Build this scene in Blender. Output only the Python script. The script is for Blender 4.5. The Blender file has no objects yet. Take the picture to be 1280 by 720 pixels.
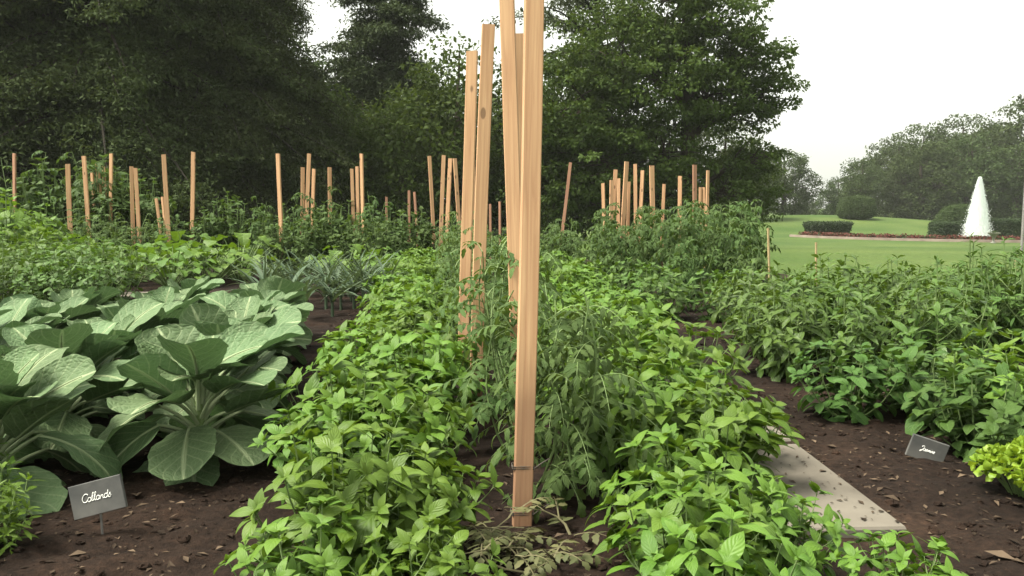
import bpy, math, random
import numpy as np
from math import radians as RAD, pi as PI

# ------------------------------------------------------------------ camera, sky, sun, exposure
S = bpy.context.scene
COL = S.collection
CAM_H, PITCH, FPX = 1.0, RAD(5.7), 1005.0
cam = bpy.data.objects.new('camera', bpy.data.cameras.new('camera'))
COL.objects.link(cam)
cam.location = (0, 0, CAM_H)
cam.rotation_euler = (RAD(90) - PITCH, 0, 0)
cam.data.sensor_width = 36
cam.data.lens = FPX / 1280 * 36
cam.data.clip_start, cam.data.clip_end = 0.05, 3000
S.camera = cam

SUN_EL, SUN_AZ = RAD(60), RAD(-105)          # azimuth from +Y, clockwise positive
w = bpy.data.worlds.new('World'); S.world = w; w.use_nodes = True
nt = w.node_tree; nt.nodes.clear()
sky = nt.nodes.new('ShaderNodeTexSky'); sky.sky_type = 'NISHITA'; sky.sun_disc = False
sky.sun_elevation = SUN_EL; sky.sun_rotation = SUN_AZ
sky.air_density = 1.0; sky.dust_density = 6.0; sky.ozone_density = 1.0
hsv = nt.nodes.new('ShaderNodeHueSaturation'); hsv.inputs['Saturation'].default_value = 0.10
tint = nt.nodes.new('ShaderNodeMix'); tint.data_type = 'RGBA'; tint.blend_type = 'MULTIPLY'
tint.inputs[0].default_value = 1.0
tc = nt.nodes.new('ShaderNodeTexCoord'); nz = nt.nodes.new('ShaderNodeTexNoise')
nz.inputs['Scale'].default_value = 2.2; nz.inputs['Detail'].default_value = 4
cr = nt.nodes.new('ShaderNodeValToRGB')
cr.color_ramp.elements[0].color = (0.88, 0.91, 0.86, 1); cr.color_ramp.elements[0].position = .35
cr.color_ramp.elements[1].color = (1.0, 1.0, 0.93, 1); cr.color_ramp.elements[1].position = .65
bg = nt.nodes.new('ShaderNodeBackground'); bg.inputs['Strength'].default_value = 0.15
wo = nt.nodes.new('ShaderNodeOutputWorld')
nt.links.new(sky.outputs[0], hsv.inputs['Color'])
nt.links.new(tc.outputs['Generated'], nz.inputs['Vector']); nt.links.new(nz.outputs[0], cr.inputs[0])
nt.links.new(hsv.outputs[0], tint.inputs[6]); nt.links.new(cr.outputs[0], tint.inputs[7])
veil = nt.nodes.new('ShaderNodeMix'); veil.data_type = 'RGBA'; veil.inputs[0].default_value = .72
veil.inputs[7].default_value = (1.78, 1.82, 1.60, 1)          # the even cloud sheet
nt.links.new(tint.outputs[2], veil.inputs[6]); nt.links.new(veil.outputs[2], bg.inputs['Color']); nt.links.new(bg.outputs[0], wo.inputs[0])

sun = bpy.data.objects.new('sun', bpy.data.lights.new('sun', 'SUN')); COL.objects.link(sun)
sun.data.energy = 2.0; sun.data.angle = RAD(22); sun.data.color = (1, .95, .82)
sun.rotation_euler = (RAD(90) - SUN_EL, 0, PI - SUN_AZ)
S.view_settings.view_transform = 'Standard'; S.view_settings.look = 'None'
S.view_settings.exposure = 2.12; S.view_settings.gamma = 1; S.view_settings.use_curve_mapping = False
S.cycles.max_bounces = 6; S.cycles.diffuse_bounces = 3; S.cycles.glossy_bounces = 2
S.cycles.transmission_bounces = 4; S.cycles.transparent_max_bounces = 6; S.cycles.volume_bounces = 0
S.cycles.caustics_reflective = False; S.cycles.caustics_refractive = False

# ------------------------------------------------------------------ helpers
def px_x(px, Y, Z=0.0):
    "world X of a thing seen at picture column px and standing Y metres away"
    return (px - 640) / FPX * (Y * math.cos(PITCH) + (CAM_H - Z) * math.sin(PITCH))

def sstep(a, b, x):
    t = np.clip((np.asarray(x, float) - a) / (b - a), 0, 1)
    return t * t * (3 - 2 * t)

def terrain(x, y):
    s = sstep(15, 48, y) * sstep(-2, 6, x) * -1.2
    m = 1.45 * np.exp(-((np.asarray(x, float) - 32) / 17) ** 2 - ((np.asarray(y, float) - 86) / 12) ** 2)
    return s + m

def unit(a):
    a = np.asarray(a, float)
    return a / (np.linalg.norm(a, axis=-1, keepdims=True) + 1e-9)

class Geo:
    def __init__(self): self.V, self.F, self.UV, self.R, self.n = [], [], [], [], 0
    def add(self, V, F, UV=None, R=None):
        V = np.asarray(V, np.float32).reshape(-1, 3)
        F = np.asarray(F, np.int64)
        k = len(V)
        self.V.append(V); self.F.append(F + self.n)
        self.UV.append(np.zeros((k, 2), np.float32) if UV is None else np.asarray(UV, np.float32).reshape(-1, 2))
        self.R.append(np.full(k, .5, np.float32) if R is None else np.asarray(R, np.float32).reshape(-1))
        self.n += k
    def mesh(self, name, mat, smooth=True):
        me = bpy.data.meshes.new(name)
        V = np.concatenate(self.V); F = np.concatenate(self.F)
        UV = np.concatenate(self.UV); R = np.concatenate(self.R)
        nf = len(F)
        me.vertices.add(len(V)); me.vertices.foreach_set('co', V.ravel())
        me.loops.add(nf * 4); li = F.ravel().astype(np.int32); me.loops.foreach_set('vertex_index', li)
        me.polygons.add(nf); me.polygons.foreach_set('loop_start', np.arange(0, nf * 4, 4, dtype=np.int32))
        me.polygons.foreach_set('loop_total', np.full(nf, 4, np.int32))
        me.polygons.foreach_set('use_smooth', np.full(nf, smooth, bool))
        uvl = me.uv_layers.new(name='UVMap'); uvl.data.foreach_set('uv', UV[li].ravel())
        at = me.attributes.new('rnd', 'FLOAT', 'POINT'); at.data.foreach_set('value', R)
        me.materials.append(mat); me.update(); me.validate()
        return me

def obj(name, me, parent=None, loc=(0, 0, 0), rot=(0, 0, 0), sc=(1, 1, 1), kind=None):
    o = bpy.data.objects.new(name, me); COL.objects.link(o)
    o.location = loc; o.rotation_euler = rot; o.scale = sc
    if parent: o.parent = parent
    if kind: o['kind'] = kind
    return o

def thing(name, label, cat, loc=(0, 0, 0), rot=(0, 0, 0), sc=1.0, group=None):
    o = bpy.data.objects.new(name, None); COL.objects.link(o)
    o.empty_display_size = .05
    o.location = loc; o.rotation_euler = rot; o.scale = (sc, sc, sc) if np.isscalar(sc) else sc
    tag(o, label, cat, group); return o

def tag(o, label, cat, group=None):
    o['label'] = label; o['category'] = cat
    if group: o['group'] = group

def grid_faces(nu, nv, off=0):
    a = np.arange(nv)[:, None] * (nu + 1) + np.arange(nu)[None, :]
    a = a.ravel() + off
    return np.stack([a, a + 1, a + nu + 2, a + nu + 1], 1)

def tube(g, pts, rad, n=6, r=.5):
    pts = np.asarray(pts, float); m = len(pts)
    rad = np.broadcast_to(np.asarray(rad, float), (m,))
    t = np.gradient(pts, axis=0); t = unit(t)
    up = np.where(np.abs(t[:, 2:3]) > .95, [[1., 0, 0]], [[0, 0, 1.]])
    s = unit(np.cross(t, up)); b = np.cross(s, t)
    a = np.linspace(0, 2 * PI, n + 1)
    ring = (np.cos(a)[None, :, None] * s[:, None] + np.sin(a)[None, :, None] * b[:, None]) * rad[:, None, None]
    V = pts[:, None] + ring
    ln = np.concatenate([[0], np.cumsum(np.linalg.norm(np.diff(pts, axis=0), axis=1))])
    UV = np.stack(np.broadcast_arrays(np.linspace(0, 1, n + 1)[None, :], ln[:, None]), -1)
    g.add(V, grid_faces(n, m - 1), UV, np.full(m * (n + 1), r))

def curve(p0, p1, sag=(0, 0, 0), m=6):
    t = np.linspace(0, 1, m)[:, None]
    return np.asarray(p0) * (1 - t) + np.asarray(p1) * t + np.asarray(sag) * (4 * t * (1 - t))

def beta(a, b):
    mx = (a / (a + b)) ** a * (b / (a + b)) ** b
    return lambda v: (np.clip(v, 0, 1) ** a) * (np.clip(1 - v, 0, 1) ** b) / mx

def leaves(g, rng, P, D, N, L, W, curl=.5, fold=.15, dome=0., shape=beta(.6, .85), nu=4, nv=5,
           wave=0., wfreq=2., rnd=None, round_tip=False):
    P = np.asarray(P, float).reshape(-1, 3); k = len(P)
    if k == 0: return
    D = unit(np.broadcast_to(D, (k, 3))); N = np.broadcast_to(np.asarray(N, float), (k, 3))
    N = N + rng.normal(0, .02, (k, 3)); N = unit(N - (N * D).sum(1, keepdims=True) * D)
    X = np.cross(D, N)
    bc = lambda q: np.broadcast_to(np.asarray(q, float), (k,))[:, None, None]
    L, W, c, f, dm = bc(L), bc(W), bc(curl), bc(fold), bc(dome)
    c = np.where(np.abs(c) < 1e-3, 1e-3, c)
    u = np.linspace(-1, 1, nu + 1)[None, None, :]; v = np.linspace(0, 1, nv + 1)[None, :, None]
    if round_tip: v = (1 - np.cos(PI * v)) / 2
    hw = shape(v)
    y = L * np.sin(c * v) / c; z = -L * (1 - np.cos(c * v)) / c
    x = u * hw * W / 2
    h = W / 2 * hw * (f * np.abs(u) - dm * u * u)
    if wave:
        ph = rng.uniform(0, 6.28, (k, 1, 1)); ph2 = rng.uniform(0, 6.28, (k, 1, 1))
        amp = np.abs(u) ** 1.5 * W * wave * np.minimum(1, hw * 1.5)
        h = h + amp * np.where(u > 0, np.sin(wfreq * 6.28 * v + ph), np.sin(wfreq * 6.28 * v + ph2))
        h = h + amp * .5 * np.sin(wfreq * 2.3 * 6.28 * v + ph2 + u * 2)
    th = c * v
    ny = np.sin(th); nz_ = np.cos(th)
    one = np.ones_like(x + y)
    Pn = P[:, None, None, :]; Dn = D[:, None, None, :]; Nn = N[:, None, None, :]; Xn = X[:, None, None, :]
    co = Pn + (x * one)[..., None] * Xn + ((y + h * ny) * one)[..., None] * Dn + ((z + h * nz_) * one)[..., None] * Nn
    m = (nu + 1) * (nv + 1)
    F = (grid_faces(nu, nv)[None] + (np.arange(k) * m)[:, None, None]).reshape(-1, 4)
    UV = np.stack(np.broadcast_arrays(u * .5 + .5 + 0 * v, v + 0 * u), -1)
    UV = np.broadcast_to(UV, (k, nv + 1, nu + 1, 2))
    R = rng.uniform(0, 1, k) if rnd is None else np.broadcast_to(rnd, (k,))
    g.add(co, F, UV, np.repeat(R, m))

# ------------------------------------------------------------------ materials
def new_mat(name):
    m = bpy.data.materials.new(name); m.use_nodes = True
    n = m.node_tree; n.nodes.clear()
    return m, n, n.nodes.new, n.links.new

def ramp(N, L, fac, stops):
    r = N('ShaderNodeValToRGB'); e = r.color_ramp.elements
    while len(e) < len(stops): e.new(.5)
    for q, (p, c) in zip(e, stops): q.position = p; q.color = (*c, 1)
    L(fac, r.inputs[0]); return r.outputs[0]

def math_n(N, L, op, a, b=None):
    n = N('ShaderNodeMath'); n.operation = op
    for i, q in enumerate((a, b)):
        if q is None: continue
        if isinstance(q, (int, float)): n.inputs[i].default_value = q
        else: L(q, n.inputs[i])
    return n.outputs[0]

def mixc(N, L, fac, a, b, bt='MIX'):
    n = N('ShaderNodeMix'); n.data_type = 'RGBA'; n.blend_type = bt
    for s, q in ((0, fac), (6, a), (7, b)):
        if isinstance(q, (int, float)): n.inputs[s].default_value = q
        elif isinstance(q, tuple): n.inputs[s].default_value = (*q, 1)
        else: L(q, n.inputs[s])
    return n.outputs[2]

def leaf_mat(name, c1, c2, vein=None, rough=.5, trans=.25, veins=7, vein_amt=.5, spec=.35, tcol=None, blotch=.5, bump=.35, net=0):
    m, n, N, L = new_mat(name)
    at = N('ShaderNodeAttribute'); at.attribute_name = 'rnd'
    oi = N('ShaderNodeObjectInfo')
    geo = N('ShaderNodeNewGeometry')
    col = mixc(N, L, at.outputs['Fac'], c1, c2)
    nz = N('ShaderNodeTexNoise'); nz.inputs['Scale'].default_value = 30; nz.inputs['Detail'].default_value = 3
    tcn = N('ShaderNodeTexCoord'); L(tcn.outputs['Object'], nz.inputs['Vector'])
    dark = tuple(q * .62 for q in c1)
    col = mixc(N, L, math_n(N, L, 'MULTIPLY', nz.outputs[0], blotch), col, dark)
    # each plant a little different
    hs = N('ShaderNodeHueSaturation'); L(col, hs.inputs['Color'])
    L(math_n(N, L, 'ADD', math_n(N, L, 'MULTIPLY', oi.outputs['Random'], .24), .88), hs.inputs['Value'])
    L(math_n(N, L, 'ADD', math_n(N, L, 'MULTIPLY', oi.outputs['Random'], .02), .49), hs.inputs['Hue'])
    col = hs.outputs[0]
    nrm = None
    if vein is not None:
        uv = N('ShaderNodeSeparateXYZ'); L(tcn.outputs['UV'], uv.inputs[0])
        au = math_n(N, L, 'ABSOLUTE', math_n(N, L, 'SUBTRACT', uv.outputs[0], .5))
        mid = N('ShaderNodeMapRange'); mid.interpolation_type = 'SMOOTHSTEP'
        mid.inputs[1].default_value = .015; mid.inputs[2].default_value = .055
        mid.inputs[3].default_value = 1; mid.inputs[4].default_value = 0
        L(au, mid.inputs[0])
        ph = math_n(N, L, 'SUBTRACT', math_n(N, L, 'MULTIPLY', uv.outputs[1], veins), math_n(N, L, 'MULTIPLY', au, veins * .75))
        fr = math_n(N, L, 'ABSOLUTE', math_n(N, L, 'SUBTRACT', math_n(N, L, 'FRACT', ph), .5))
        lat = N('ShaderNodeMapRange'); lat.interpolation_type = 'SMOOTHSTEP'
        lat.inputs[1].default_value = .0; lat.inputs[2].default_value = .12
        lat.inputs[3].default_value = .34; lat.inputs[4].default_value = 0
        L(fr, lat.inputs[0])
        vm = math_n(N, L, 'MAXIMUM', mid.outputs[0], lat.outputs[0])
        col = mixc(N, L, math_n(N, L, 'MULTIPLY', vm, vein_amt), col, vein)
        bp = N('ShaderNodeBump'); bp.inputs['Strength'].default_value = bump; bp.inputs['Distance'].default_value = .01
        if net:      # fine net of veins with puckered fields between them
            vo = N('ShaderNodeTexVoronoi'); vo.feature = 'DISTANCE_TO_EDGE'; vo.inputs['Scale'].default_value = net
            L(tcn.outputs['UV'], vo.inputs['Vector'])
            ed = N('ShaderNodeMapRange'); ed.inputs[1].default_value = 0; ed.inputs[2].default_value = .10
            ed.inputs[3].default_value = 1; ed.inputs[4].default_value = 0; L(vo.outputs['Distance'], ed.inputs[0])
            col = mixc(N, L, math_n(N, L, 'MULTIPLY', ed.outputs[0], .07), col, vein)
            fr = math_n(N, L, 'ADD', math_n(N, L, 'MULTIPLY', fr, .6), math_n(N, L, 'MULTIPLY', vo.outputs['Distance'], 1.6))
        hgt = math_n(N, L, 'SUBTRACT', math_n(N, L, 'MULTIPLY', fr, 1.2), math_n(N, L, 'MULTIPLY', vm, .6))
        L(hgt, bp.inputs['Height']); nrm = bp.outputs[0]
    p = N('ShaderNodeBsdfPrincipled'); L(col, p.inputs['Base Color'])
    p.inputs['Roughness'].default_value = rough; p.inputs['Specular IOR Level'].default_value = spec
    t = N('ShaderNodeBsdfTranslucent')
    tc_ = mixc(N, L, .55, col, tcol or (c2[0] * 1.6, c2[1] * 1.5, c2[2] * .6)); L(tc_, t.inputs[0])
    if nrm is not None: L(nrm, p.inputs['Normal'])
    mx = N('ShaderNodeMixShader'); mx.inputs[0].default_value = trans
    L(p.outputs[0], mx.inputs[1]); L(t.outputs[0], mx.inputs[2])
    o = N('ShaderNodeOutputMaterial'); L(mx.outputs[0], o.inputs[0])
    return m

def plain_mat(name, c1, c2, scale=8, rough=.8, spec=.3, detail=5, bump=.0, stretch=None):
    m, n, N, L = new_mat(name)
    tcn = N('ShaderNodeTexCoord'); nz = N('ShaderNodeTexNoise'); nz.inputs['Scale'].default_value = scale
    nz.inputs['Detail'].default_value = detail
    src = tcn.outputs['Object']
    if stretch:
        mp = N('ShaderNodeMapping'); mp.inputs['Scale'].default_value = stretch; L(src, mp.inputs[0]); src = mp.outputs[0]
    L(src, nz.inputs['Vector'])
    col = ramp(N, L, nz.outputs[0], [(.3, c1), (.7, c2)])
    p = N('ShaderNodeBsdfPrincipled'); L(col, p.inputs['Base Color'])
    p.inputs['Roughness'].default_value = rough; p.inputs['Specular IOR Level'].default_value = spec
    if bump:
        bp = N('ShaderNodeBump'); bp.inputs['Strength'].default_value = bump; bp.inputs['Distance'].default_value = .02
        L(nz.outputs[0], bp.inputs['Height']); L(bp.outputs[0], p.inputs['Normal'])
    o = N('ShaderNodeOutputMaterial'); L(p.outputs[0], o.inputs[0])
    return m

M = {}
M['basil'] = leaf_mat('basil_leaf', (.042, .098, .012), (.128, .218, .027), (.16, .26, .06), rough=.48, trans=.22, veins=6, vein_amt=.22, bump=.22, spec=.25)
M['collard'] = leaf_mat('collard_leaf', (.082, .136, .058), (.140, .206, .098), (.36, .42, .24), rough=.62, trans=.12, veins=6, vein_amt=.62, spec=.18, blotch=.45, bump=.4, tcol=(.12, .24, .07), net=13)
M['tomato'] = leaf_mat('tomato_leaf', (.050, .094, .024), (.105, .162, .046), (.10, .17, .06), rough=.65, trans=.24, veins=4, vein_amt=.3, spec=.18)
M['dtomato'] = leaf_mat('vine_leaf', (.042, .080, .018), (.080, .132, .032), (.09, .16, .05), rough=.6, trans=.24, veins=4, vein_amt=.3, spec=.2)
M['pepper'] = leaf_mat('pepper_leaf', (.038, .084, .012), (.098, .165, .026), (.11, .19, .05), rough=.42, trans=.22, veins=6, vein_amt=.3, spec=.35)
M['mint'] = leaf_mat('mint_leaf', (.042, .090, .018), (.074, .142, .028), (.11, .20, .05), rough=.55, trans=.22, veins=7, vein_amt=.35, spec=.22)
M['mintb'] = leaf_mat('bright_mint_leaf', (.066, .138, .012), (.140, .235, .026), (.16, .25, .05), rough=.5, trans=.22, veins=7, vein_amt=.3)
M['bean'] = leaf_mat('bean_leaf', (.046, .098, .014), (.090, .162, .024), (.12, .20, .05), rough=.5, trans=.22, veins=5, vein_amt=.3)
M['bright'] = leaf_mat('bright_bean_leaf', (.070, .150, .012), (.135, .235, .022), (.14, .24, .06), rough=.5, trans=.25, veins=5, vein_amt=.3)
M['squash'] = leaf_mat('squash_leaf', (.060, .130, .012), (.120, .210, .024), (.15, .24, .07), rough=.55, trans=.25, veins=5, vein_amt=.35)
M['leek'] = leaf_mat('leek_leaf', (.055, .090, .050), (.105, .150, .088), None, rough=.6, trans=.15, spec=.2)
M['lettuce'] = leaf_mat('parsley_leaf', (.15, .24, .018), (.25, .34, .03), None, rough=.5, trans=.3)
M['dry'] = leaf_mat('dry_leaf', (.060, .066, .022), (.13, .118, .050), None, rough=.7, trans=.15, tcol=(.2, .16, .06))
M['conifer'] = leaf_mat('dark_needles', (.030, .044, .016), (.066, .086, .034), None, rough=.8, trans=.16, spec=.08)
M['spruce'] = leaf_mat('spruce_needles', (.036, .054, .022), (.075, .100, .044), None, rough=.7, trans=.14, spec=.12)
M['oak'] = leaf_mat('oak_foliage', (.022, .037, .007), (.082, .122, .026), None, rough=.65, trans=.24, spec=.14)
M['far'] = leaf_mat('far_foliage', (.026, .042, .014), (.070, .100, .034), None, rough=.7, trans=.2, spec=.1)
M['shrub'] = leaf_mat('pale_shrub', (.045, .075, .026), (.080, .120, .046), None, rough=.7, trans=.15, spec=.1)
M['urn'] = plain_mat('pale_urn', (.17, .17, .14), (.28, .27, .23), 4, .8)
M['hedge'] = leaf_mat('hedge_foliage', (.022, .042, .016), (.045, .072, .024), None, rough=.6, trans=.1, spec=.2)
M['geranium'] = leaf_mat('red_petals', (.14, .030, .020), (.10, .045, .022), None, rough=.7, trans=.15)
M['stem'] = plain_mat('green_stem', (.10, .16, .05), (.16, .22, .08), 20, .6)
M['woody'] = plain_mat('woody_stem', (.08, .07, .035), (.13, .12, .06), 20, .8)
M['bark'] = plain_mat('bark', (.025, .020, .015), (.065, .055, .042), 6, .95, .1, 6, .6, (1, 1, .25))
M['darkbark'] = plain_mat('dark_bark', (.014, .012, .009), (.03, .026, .02), 6, .95, .1, 6, .6, (1, 1, .25))
M['slate'] = plain_mat('slate', (.045, .048, .048), (.135, .13, .12), 9, .8, .25, 9, .2)
M['chalk'] = plain_mat('chalk', (.70, .70, .66), (.85, .85, .82), 60, .9)
M['metal'] = plain_mat('dull_metal', (.16, .15, .14), (.26, .25, .24), 30, .45, .5)
M['twine'] = plain_mat('dark_twine', (.035, .03, .025), (.06, .05, .04), 80, .9)
M['bamboo'] = plain_mat('bamboo', (.30, .22, .11), (.42, .32, .17), 10, .6)
M['stone'] = plain_mat('pale_stone', (.085, .074, .060), (.175, .156, .128), 3.2, .95, .1, 9, .4)
M['rim'] = plain_mat('kerb_stone', (.20, .155, .13), (.30, .24, .20), 1.5, .9, .2, 8)

def wood_mat(name, base, light):
    m, n, N, L = new_mat(name)
    tcn = N('ShaderNodeTexCoord'); oi = N('ShaderNodeObjectInfo')
    off = N('ShaderNodeVectorMath'); off.operation = 'ADD'
    cmb = N('ShaderNodeCombineXYZ')
    for i in range(3): L(math_n(N, L, 'MULTIPLY', oi.outputs['Random'], 17. + i * 5), cmb.inputs[i])
    L(tcn.outputs['Object'], off.inputs[0]); L(cmb.outputs[0], off.inputs[1])
    mp = N('ShaderNodeMapping'); mp.inputs['Scale'].default_value = (38, 38, 1.2); L(off.outputs[0], mp.inputs[0])
    nz = N('ShaderNodeTexNoise'); nz.inputs['Scale'].default_value = 2.2; nz.inputs['Detail'].default_value = 6
    nz.inputs['Distortion'].default_value = .6; L(mp.outputs[0], nz.inputs['Vector'])
    col = ramp(N, L, nz.outputs[0], [(.3, base), (.5, tuple((a + b) / 2 for a, b in zip(base, light))), (.7, light)])
    # knots
    mk = N('ShaderNodeMapping'); mk.inputs['Scale'].default_value = (9, 9, 4.2); L(off.outputs[0], mk.inputs[0])
    vo = N('ShaderNodeTexVoronoi'); vo.inputs['Scale'].default_value = 1.0; L(mk.outputs[0], vo.inputs['Vector'])
    kn = N('ShaderNodeMapRange'); kn.interpolation_type = 'SMOOTHSTEP'
    kn.inputs[1].default_value = .10; kn.inputs[2].default_value = .14; kn.inputs[3].default_value = .85; kn.inputs[4].default_value = 0
    L(vo.outputs['Distance'], kn.inputs[0])
    col = mixc(N, L, kn.outputs[0], col, tuple(q * .32 for q in base))
    # weathering
    n2 = N('ShaderNodeTexNoise'); n2.inputs['Scale'].default_value = 3.; L(off.outputs[0], n2.inputs['Vector'])
    col = mixc(N, L, math_n(N, L, 'MULTIPLY', n2.outputs[0], .35), col, (.42, .27, .16))
    # darker brown towards the foot, with a ragged upper edge
    sp = N('ShaderNodeSeparateXYZ'); L(tcn.outputs['Object'], sp.inputs[0])
    mz = math_n(N, L, 'SUBTRACT', sp.outputs[2], math_n(N, L, 'MULTIPLY', n2.outputs[0], .9))
    md = N('ShaderNodeMapRange'); md.interpolation_type = 'SMOOTHSTEP'
    md.inputs[1].default_value = -.35; md.inputs[2].default_value = .25; md.inputs[3].default_value = .75; md.inputs[4].default_value = 0
    L(mz, md.inputs[0]); col = mixc(N, L, md.outputs[0], col, (.20, .105, .062))
    p = N('ShaderNodeBsdfPrincipled'); L(col, p.inputs['Base Color']); p.inputs['Roughness'].default_value = .75
    p.inputs['Specular IOR Level'].default_value = .25
    bp = N('ShaderNodeBump'); bp.inputs['Strength'].default_value = .25; bp.inputs['Distance'].default_value = .004
    L(nz.outputs[0], bp.inputs['Height']); L(bp.outputs[0], p.inputs['Normal'])
    o = N('ShaderNodeOutputMaterial'); L(p.outputs[0], o.inputs[0])
    return m
M['wood'] = wood_mat('pine_wood', (.42, .225, .120), (.62, .385, .215))
M['redwood'] = wood_mat('reddish_wood', (.26, .13, .085), (.36, .19, .12))

def soil_mat():
    m, n, N, L = new_mat('soil')
    tcn = N('ShaderNodeTexCoord')
    n1 = N('ShaderNodeTexNoise'); n1.inputs['Scale'].default_value = 1.3; n1.inputs['Detail'].default_value = 6
    n2 = N('ShaderNodeTexNoise'); n2.inputs['Scale'].default_value = 38; n2.inputs['Detail'].default_value = 8
    n2.inputs['Roughness'].default_value = .7
    for q in (n1, n2): L(tcn.outputs['Object'], q.inputs['Vector'])
    col = ramp(N, L, n1.outputs[0], [(.35, (.011, .0068, .0048)), (.55, (.021, .0125, .0085)), (.7, (.040, .0235, .0155))])
    c2 = ramp(N, L, n2.outputs[0], [(.3, (.35, .33, .32)), (.55, (1, 1, 1)), (.72, (1.7, 1.6, 1.5))])
    col = mixc(N, L, 1.0, col, c2, 'MULTIPLY')
    p = N('ShaderNodeBsdfPrincipled'); L(col, p.inputs['Base Color']); p.inputs['Roughness'].default_value = .95
    p.inputs['Specular IOR Level'].default_value = .15
    bp = N('ShaderNodeBump'); bp.inputs['Strength'].default_value = .9; bp.inputs['Distance'].default_value = .02
    L(n2.outputs[0], bp.inputs['Height']); L(bp.outputs[0], p.inputs['Normal'])
    o = N('ShaderNodeOutputMaterial'); L(p.outputs[0], o.inputs[0])
    return m
M['soil'] = soil_mat()

def lawn_mat():
    m, n, N, L = new_mat('lawn_grass')
    tcn = N('ShaderNodeTexCoord')
    n1 = N('ShaderNodeTexNoise'); n1.inputs['Scale'].default_value = .16; n1.inputs['Detail'].default_value = 4
    n2 = N('ShaderNodeTexNoise'); n2.inputs['Scale'].default_value = 9; n2.inputs['Detail'].default_value = 6
    for q in (n1, n2): L(tcn.outputs['Object'], q.inputs['Vector'])
    col = ramp(N, L, n1.outputs[0], [(.35, (.040, .074, .015)), (.65, (.074, .106, .027))])
    c2 = ramp(N, L, n2.outputs[0], [(.3, (.7, .7, .7)), (.7, (1.25, 1.25, 1.2))])
    col = mixc(N, L, 1.0, col, c2, 'MULTIPLY')
    p = N('ShaderNodeBsdfPrincipled'); L(col, p.inputs['Base Color']); p.inputs['Roughness'].default_value = .9
    p.inputs['Specular IOR Level'].default_value = .15
    bp = N('ShaderNodeBump'); bp.inputs['Strength'].default_value = .6; bp.inputs['Distance'].default_value = .05
    L(n2.outputs[0], bp.inputs['Height']); L(bp.outputs[0], p.inputs['Normal'])
    o = N('ShaderNodeOutputMaterial'); L(p.outputs[0], o.inputs[0])
    return m
M['lawn'] = lawn_mat()

def water_mat():
    m, n, N, L = new_mat('white_spray')
    p = N('ShaderNodeBsdfPrincipled'); p.inputs['Base Color'].default_value = (.9, .94, .92, 1)
    p.inputs['Roughness'].default_value = .35
    t = N('ShaderNodeBsdfTranslucent'); t.inputs[0].default_value = (.92, .96, .94, 1)
    mx = N('ShaderNodeMixShader'); mx.inputs[0].default_value = .5
    L(p.outputs[0], mx.inputs[1]); L(t.outputs[0], mx.inputs[2])
    o = N('ShaderNodeOutputMaterial'); L(mx.outputs[0], o.inputs[0])
    return m
M['spray'] = water_mat()
M['water'] = plain_mat('pool_water', (.03, .05, .045), (.05, .07, .06), 3, .08, .5)

# ------------------------------------------------------------------ ground
def sheet(xs, ys, zf, name, mat):
    X, Y = np.meshgrid(xs, ys); g = Geo()
    g.add(np.stack([X, Y, zf(X, Y)], -1), grid_faces(len(xs) - 1, len(ys) - 1))
    return obj(name, g.mesh(name, mat), kind='structure')

def fnoise(x, y, seed, oct=4, f0=1.0):
    r = np.random.default_rng(seed); out = 0
    for o in range(oct):
        for _ in range(5):
            a = r.uniform(0, 2 * PI); ph = r.uniform(0, 2 * PI); f = f0 * 2 ** o * r.uniform(.7, 1.4)
            out = out + np.sin((x * math.cos(a) + y * math.sin(a)) * f + ph) / 2 ** o / 3
    return out

xs = np.concatenate([np.linspace(-1500, -60, 14)[:-1], np.linspace(-60, 80, 120), np.linspace(80, 1500, 14)[1:]])
ys = np.concatenate([np.linspace(-200, -5, 6)[:-1], np.linspace(-5, 130, 130), np.linspace(130, 2000, 16)[1:]])
sheet(xs, ys, lambda x, y: terrain(x, y), 'lawn', M['lawn'])

def soil_z(x, y):
    return .028 + .010 * fnoise(x, y, 3, 4, 4.) + .009 * fnoise(x, y, 5, 3, 34.) * (y < 9)
def soil_edge(x, y):
    e = sstep(9.2, 10.2, x + .3 * np.sin(y)) + sstep(15.2, 15.8, y) + sstep(7.5, 8.2, y) * sstep(3.6, 4.4, x) * .0
    return soil_z(x, y) - .2 * np.clip(e, 0, 1)
sheet(np.linspace(-4, 4, 240), np.linspace(1., 8.5, 240), soil_z, 'garden_soil', M['soil'])
def frame_sheet():
    g = Geo()
    for x0, x1, y0, y1 in ((-14, -4, -1, 15.5), (4, 7.5, -1, 9.5), (-4, 4, -1, 1.0), (-4, 4, 8.5, 15.5)):
        X, Y = np.meshgrid(np.linspace(x0, x1, 60), np.linspace(y0, y1, 60))
        g.add(np.stack([X, Y, soil_z(X, Y)], -1), grid_faces(59, 59))
    return obj('garden_soil', g.mesh('soil_around', M['soil']), kind='structure')
frame_sheet()

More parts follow.
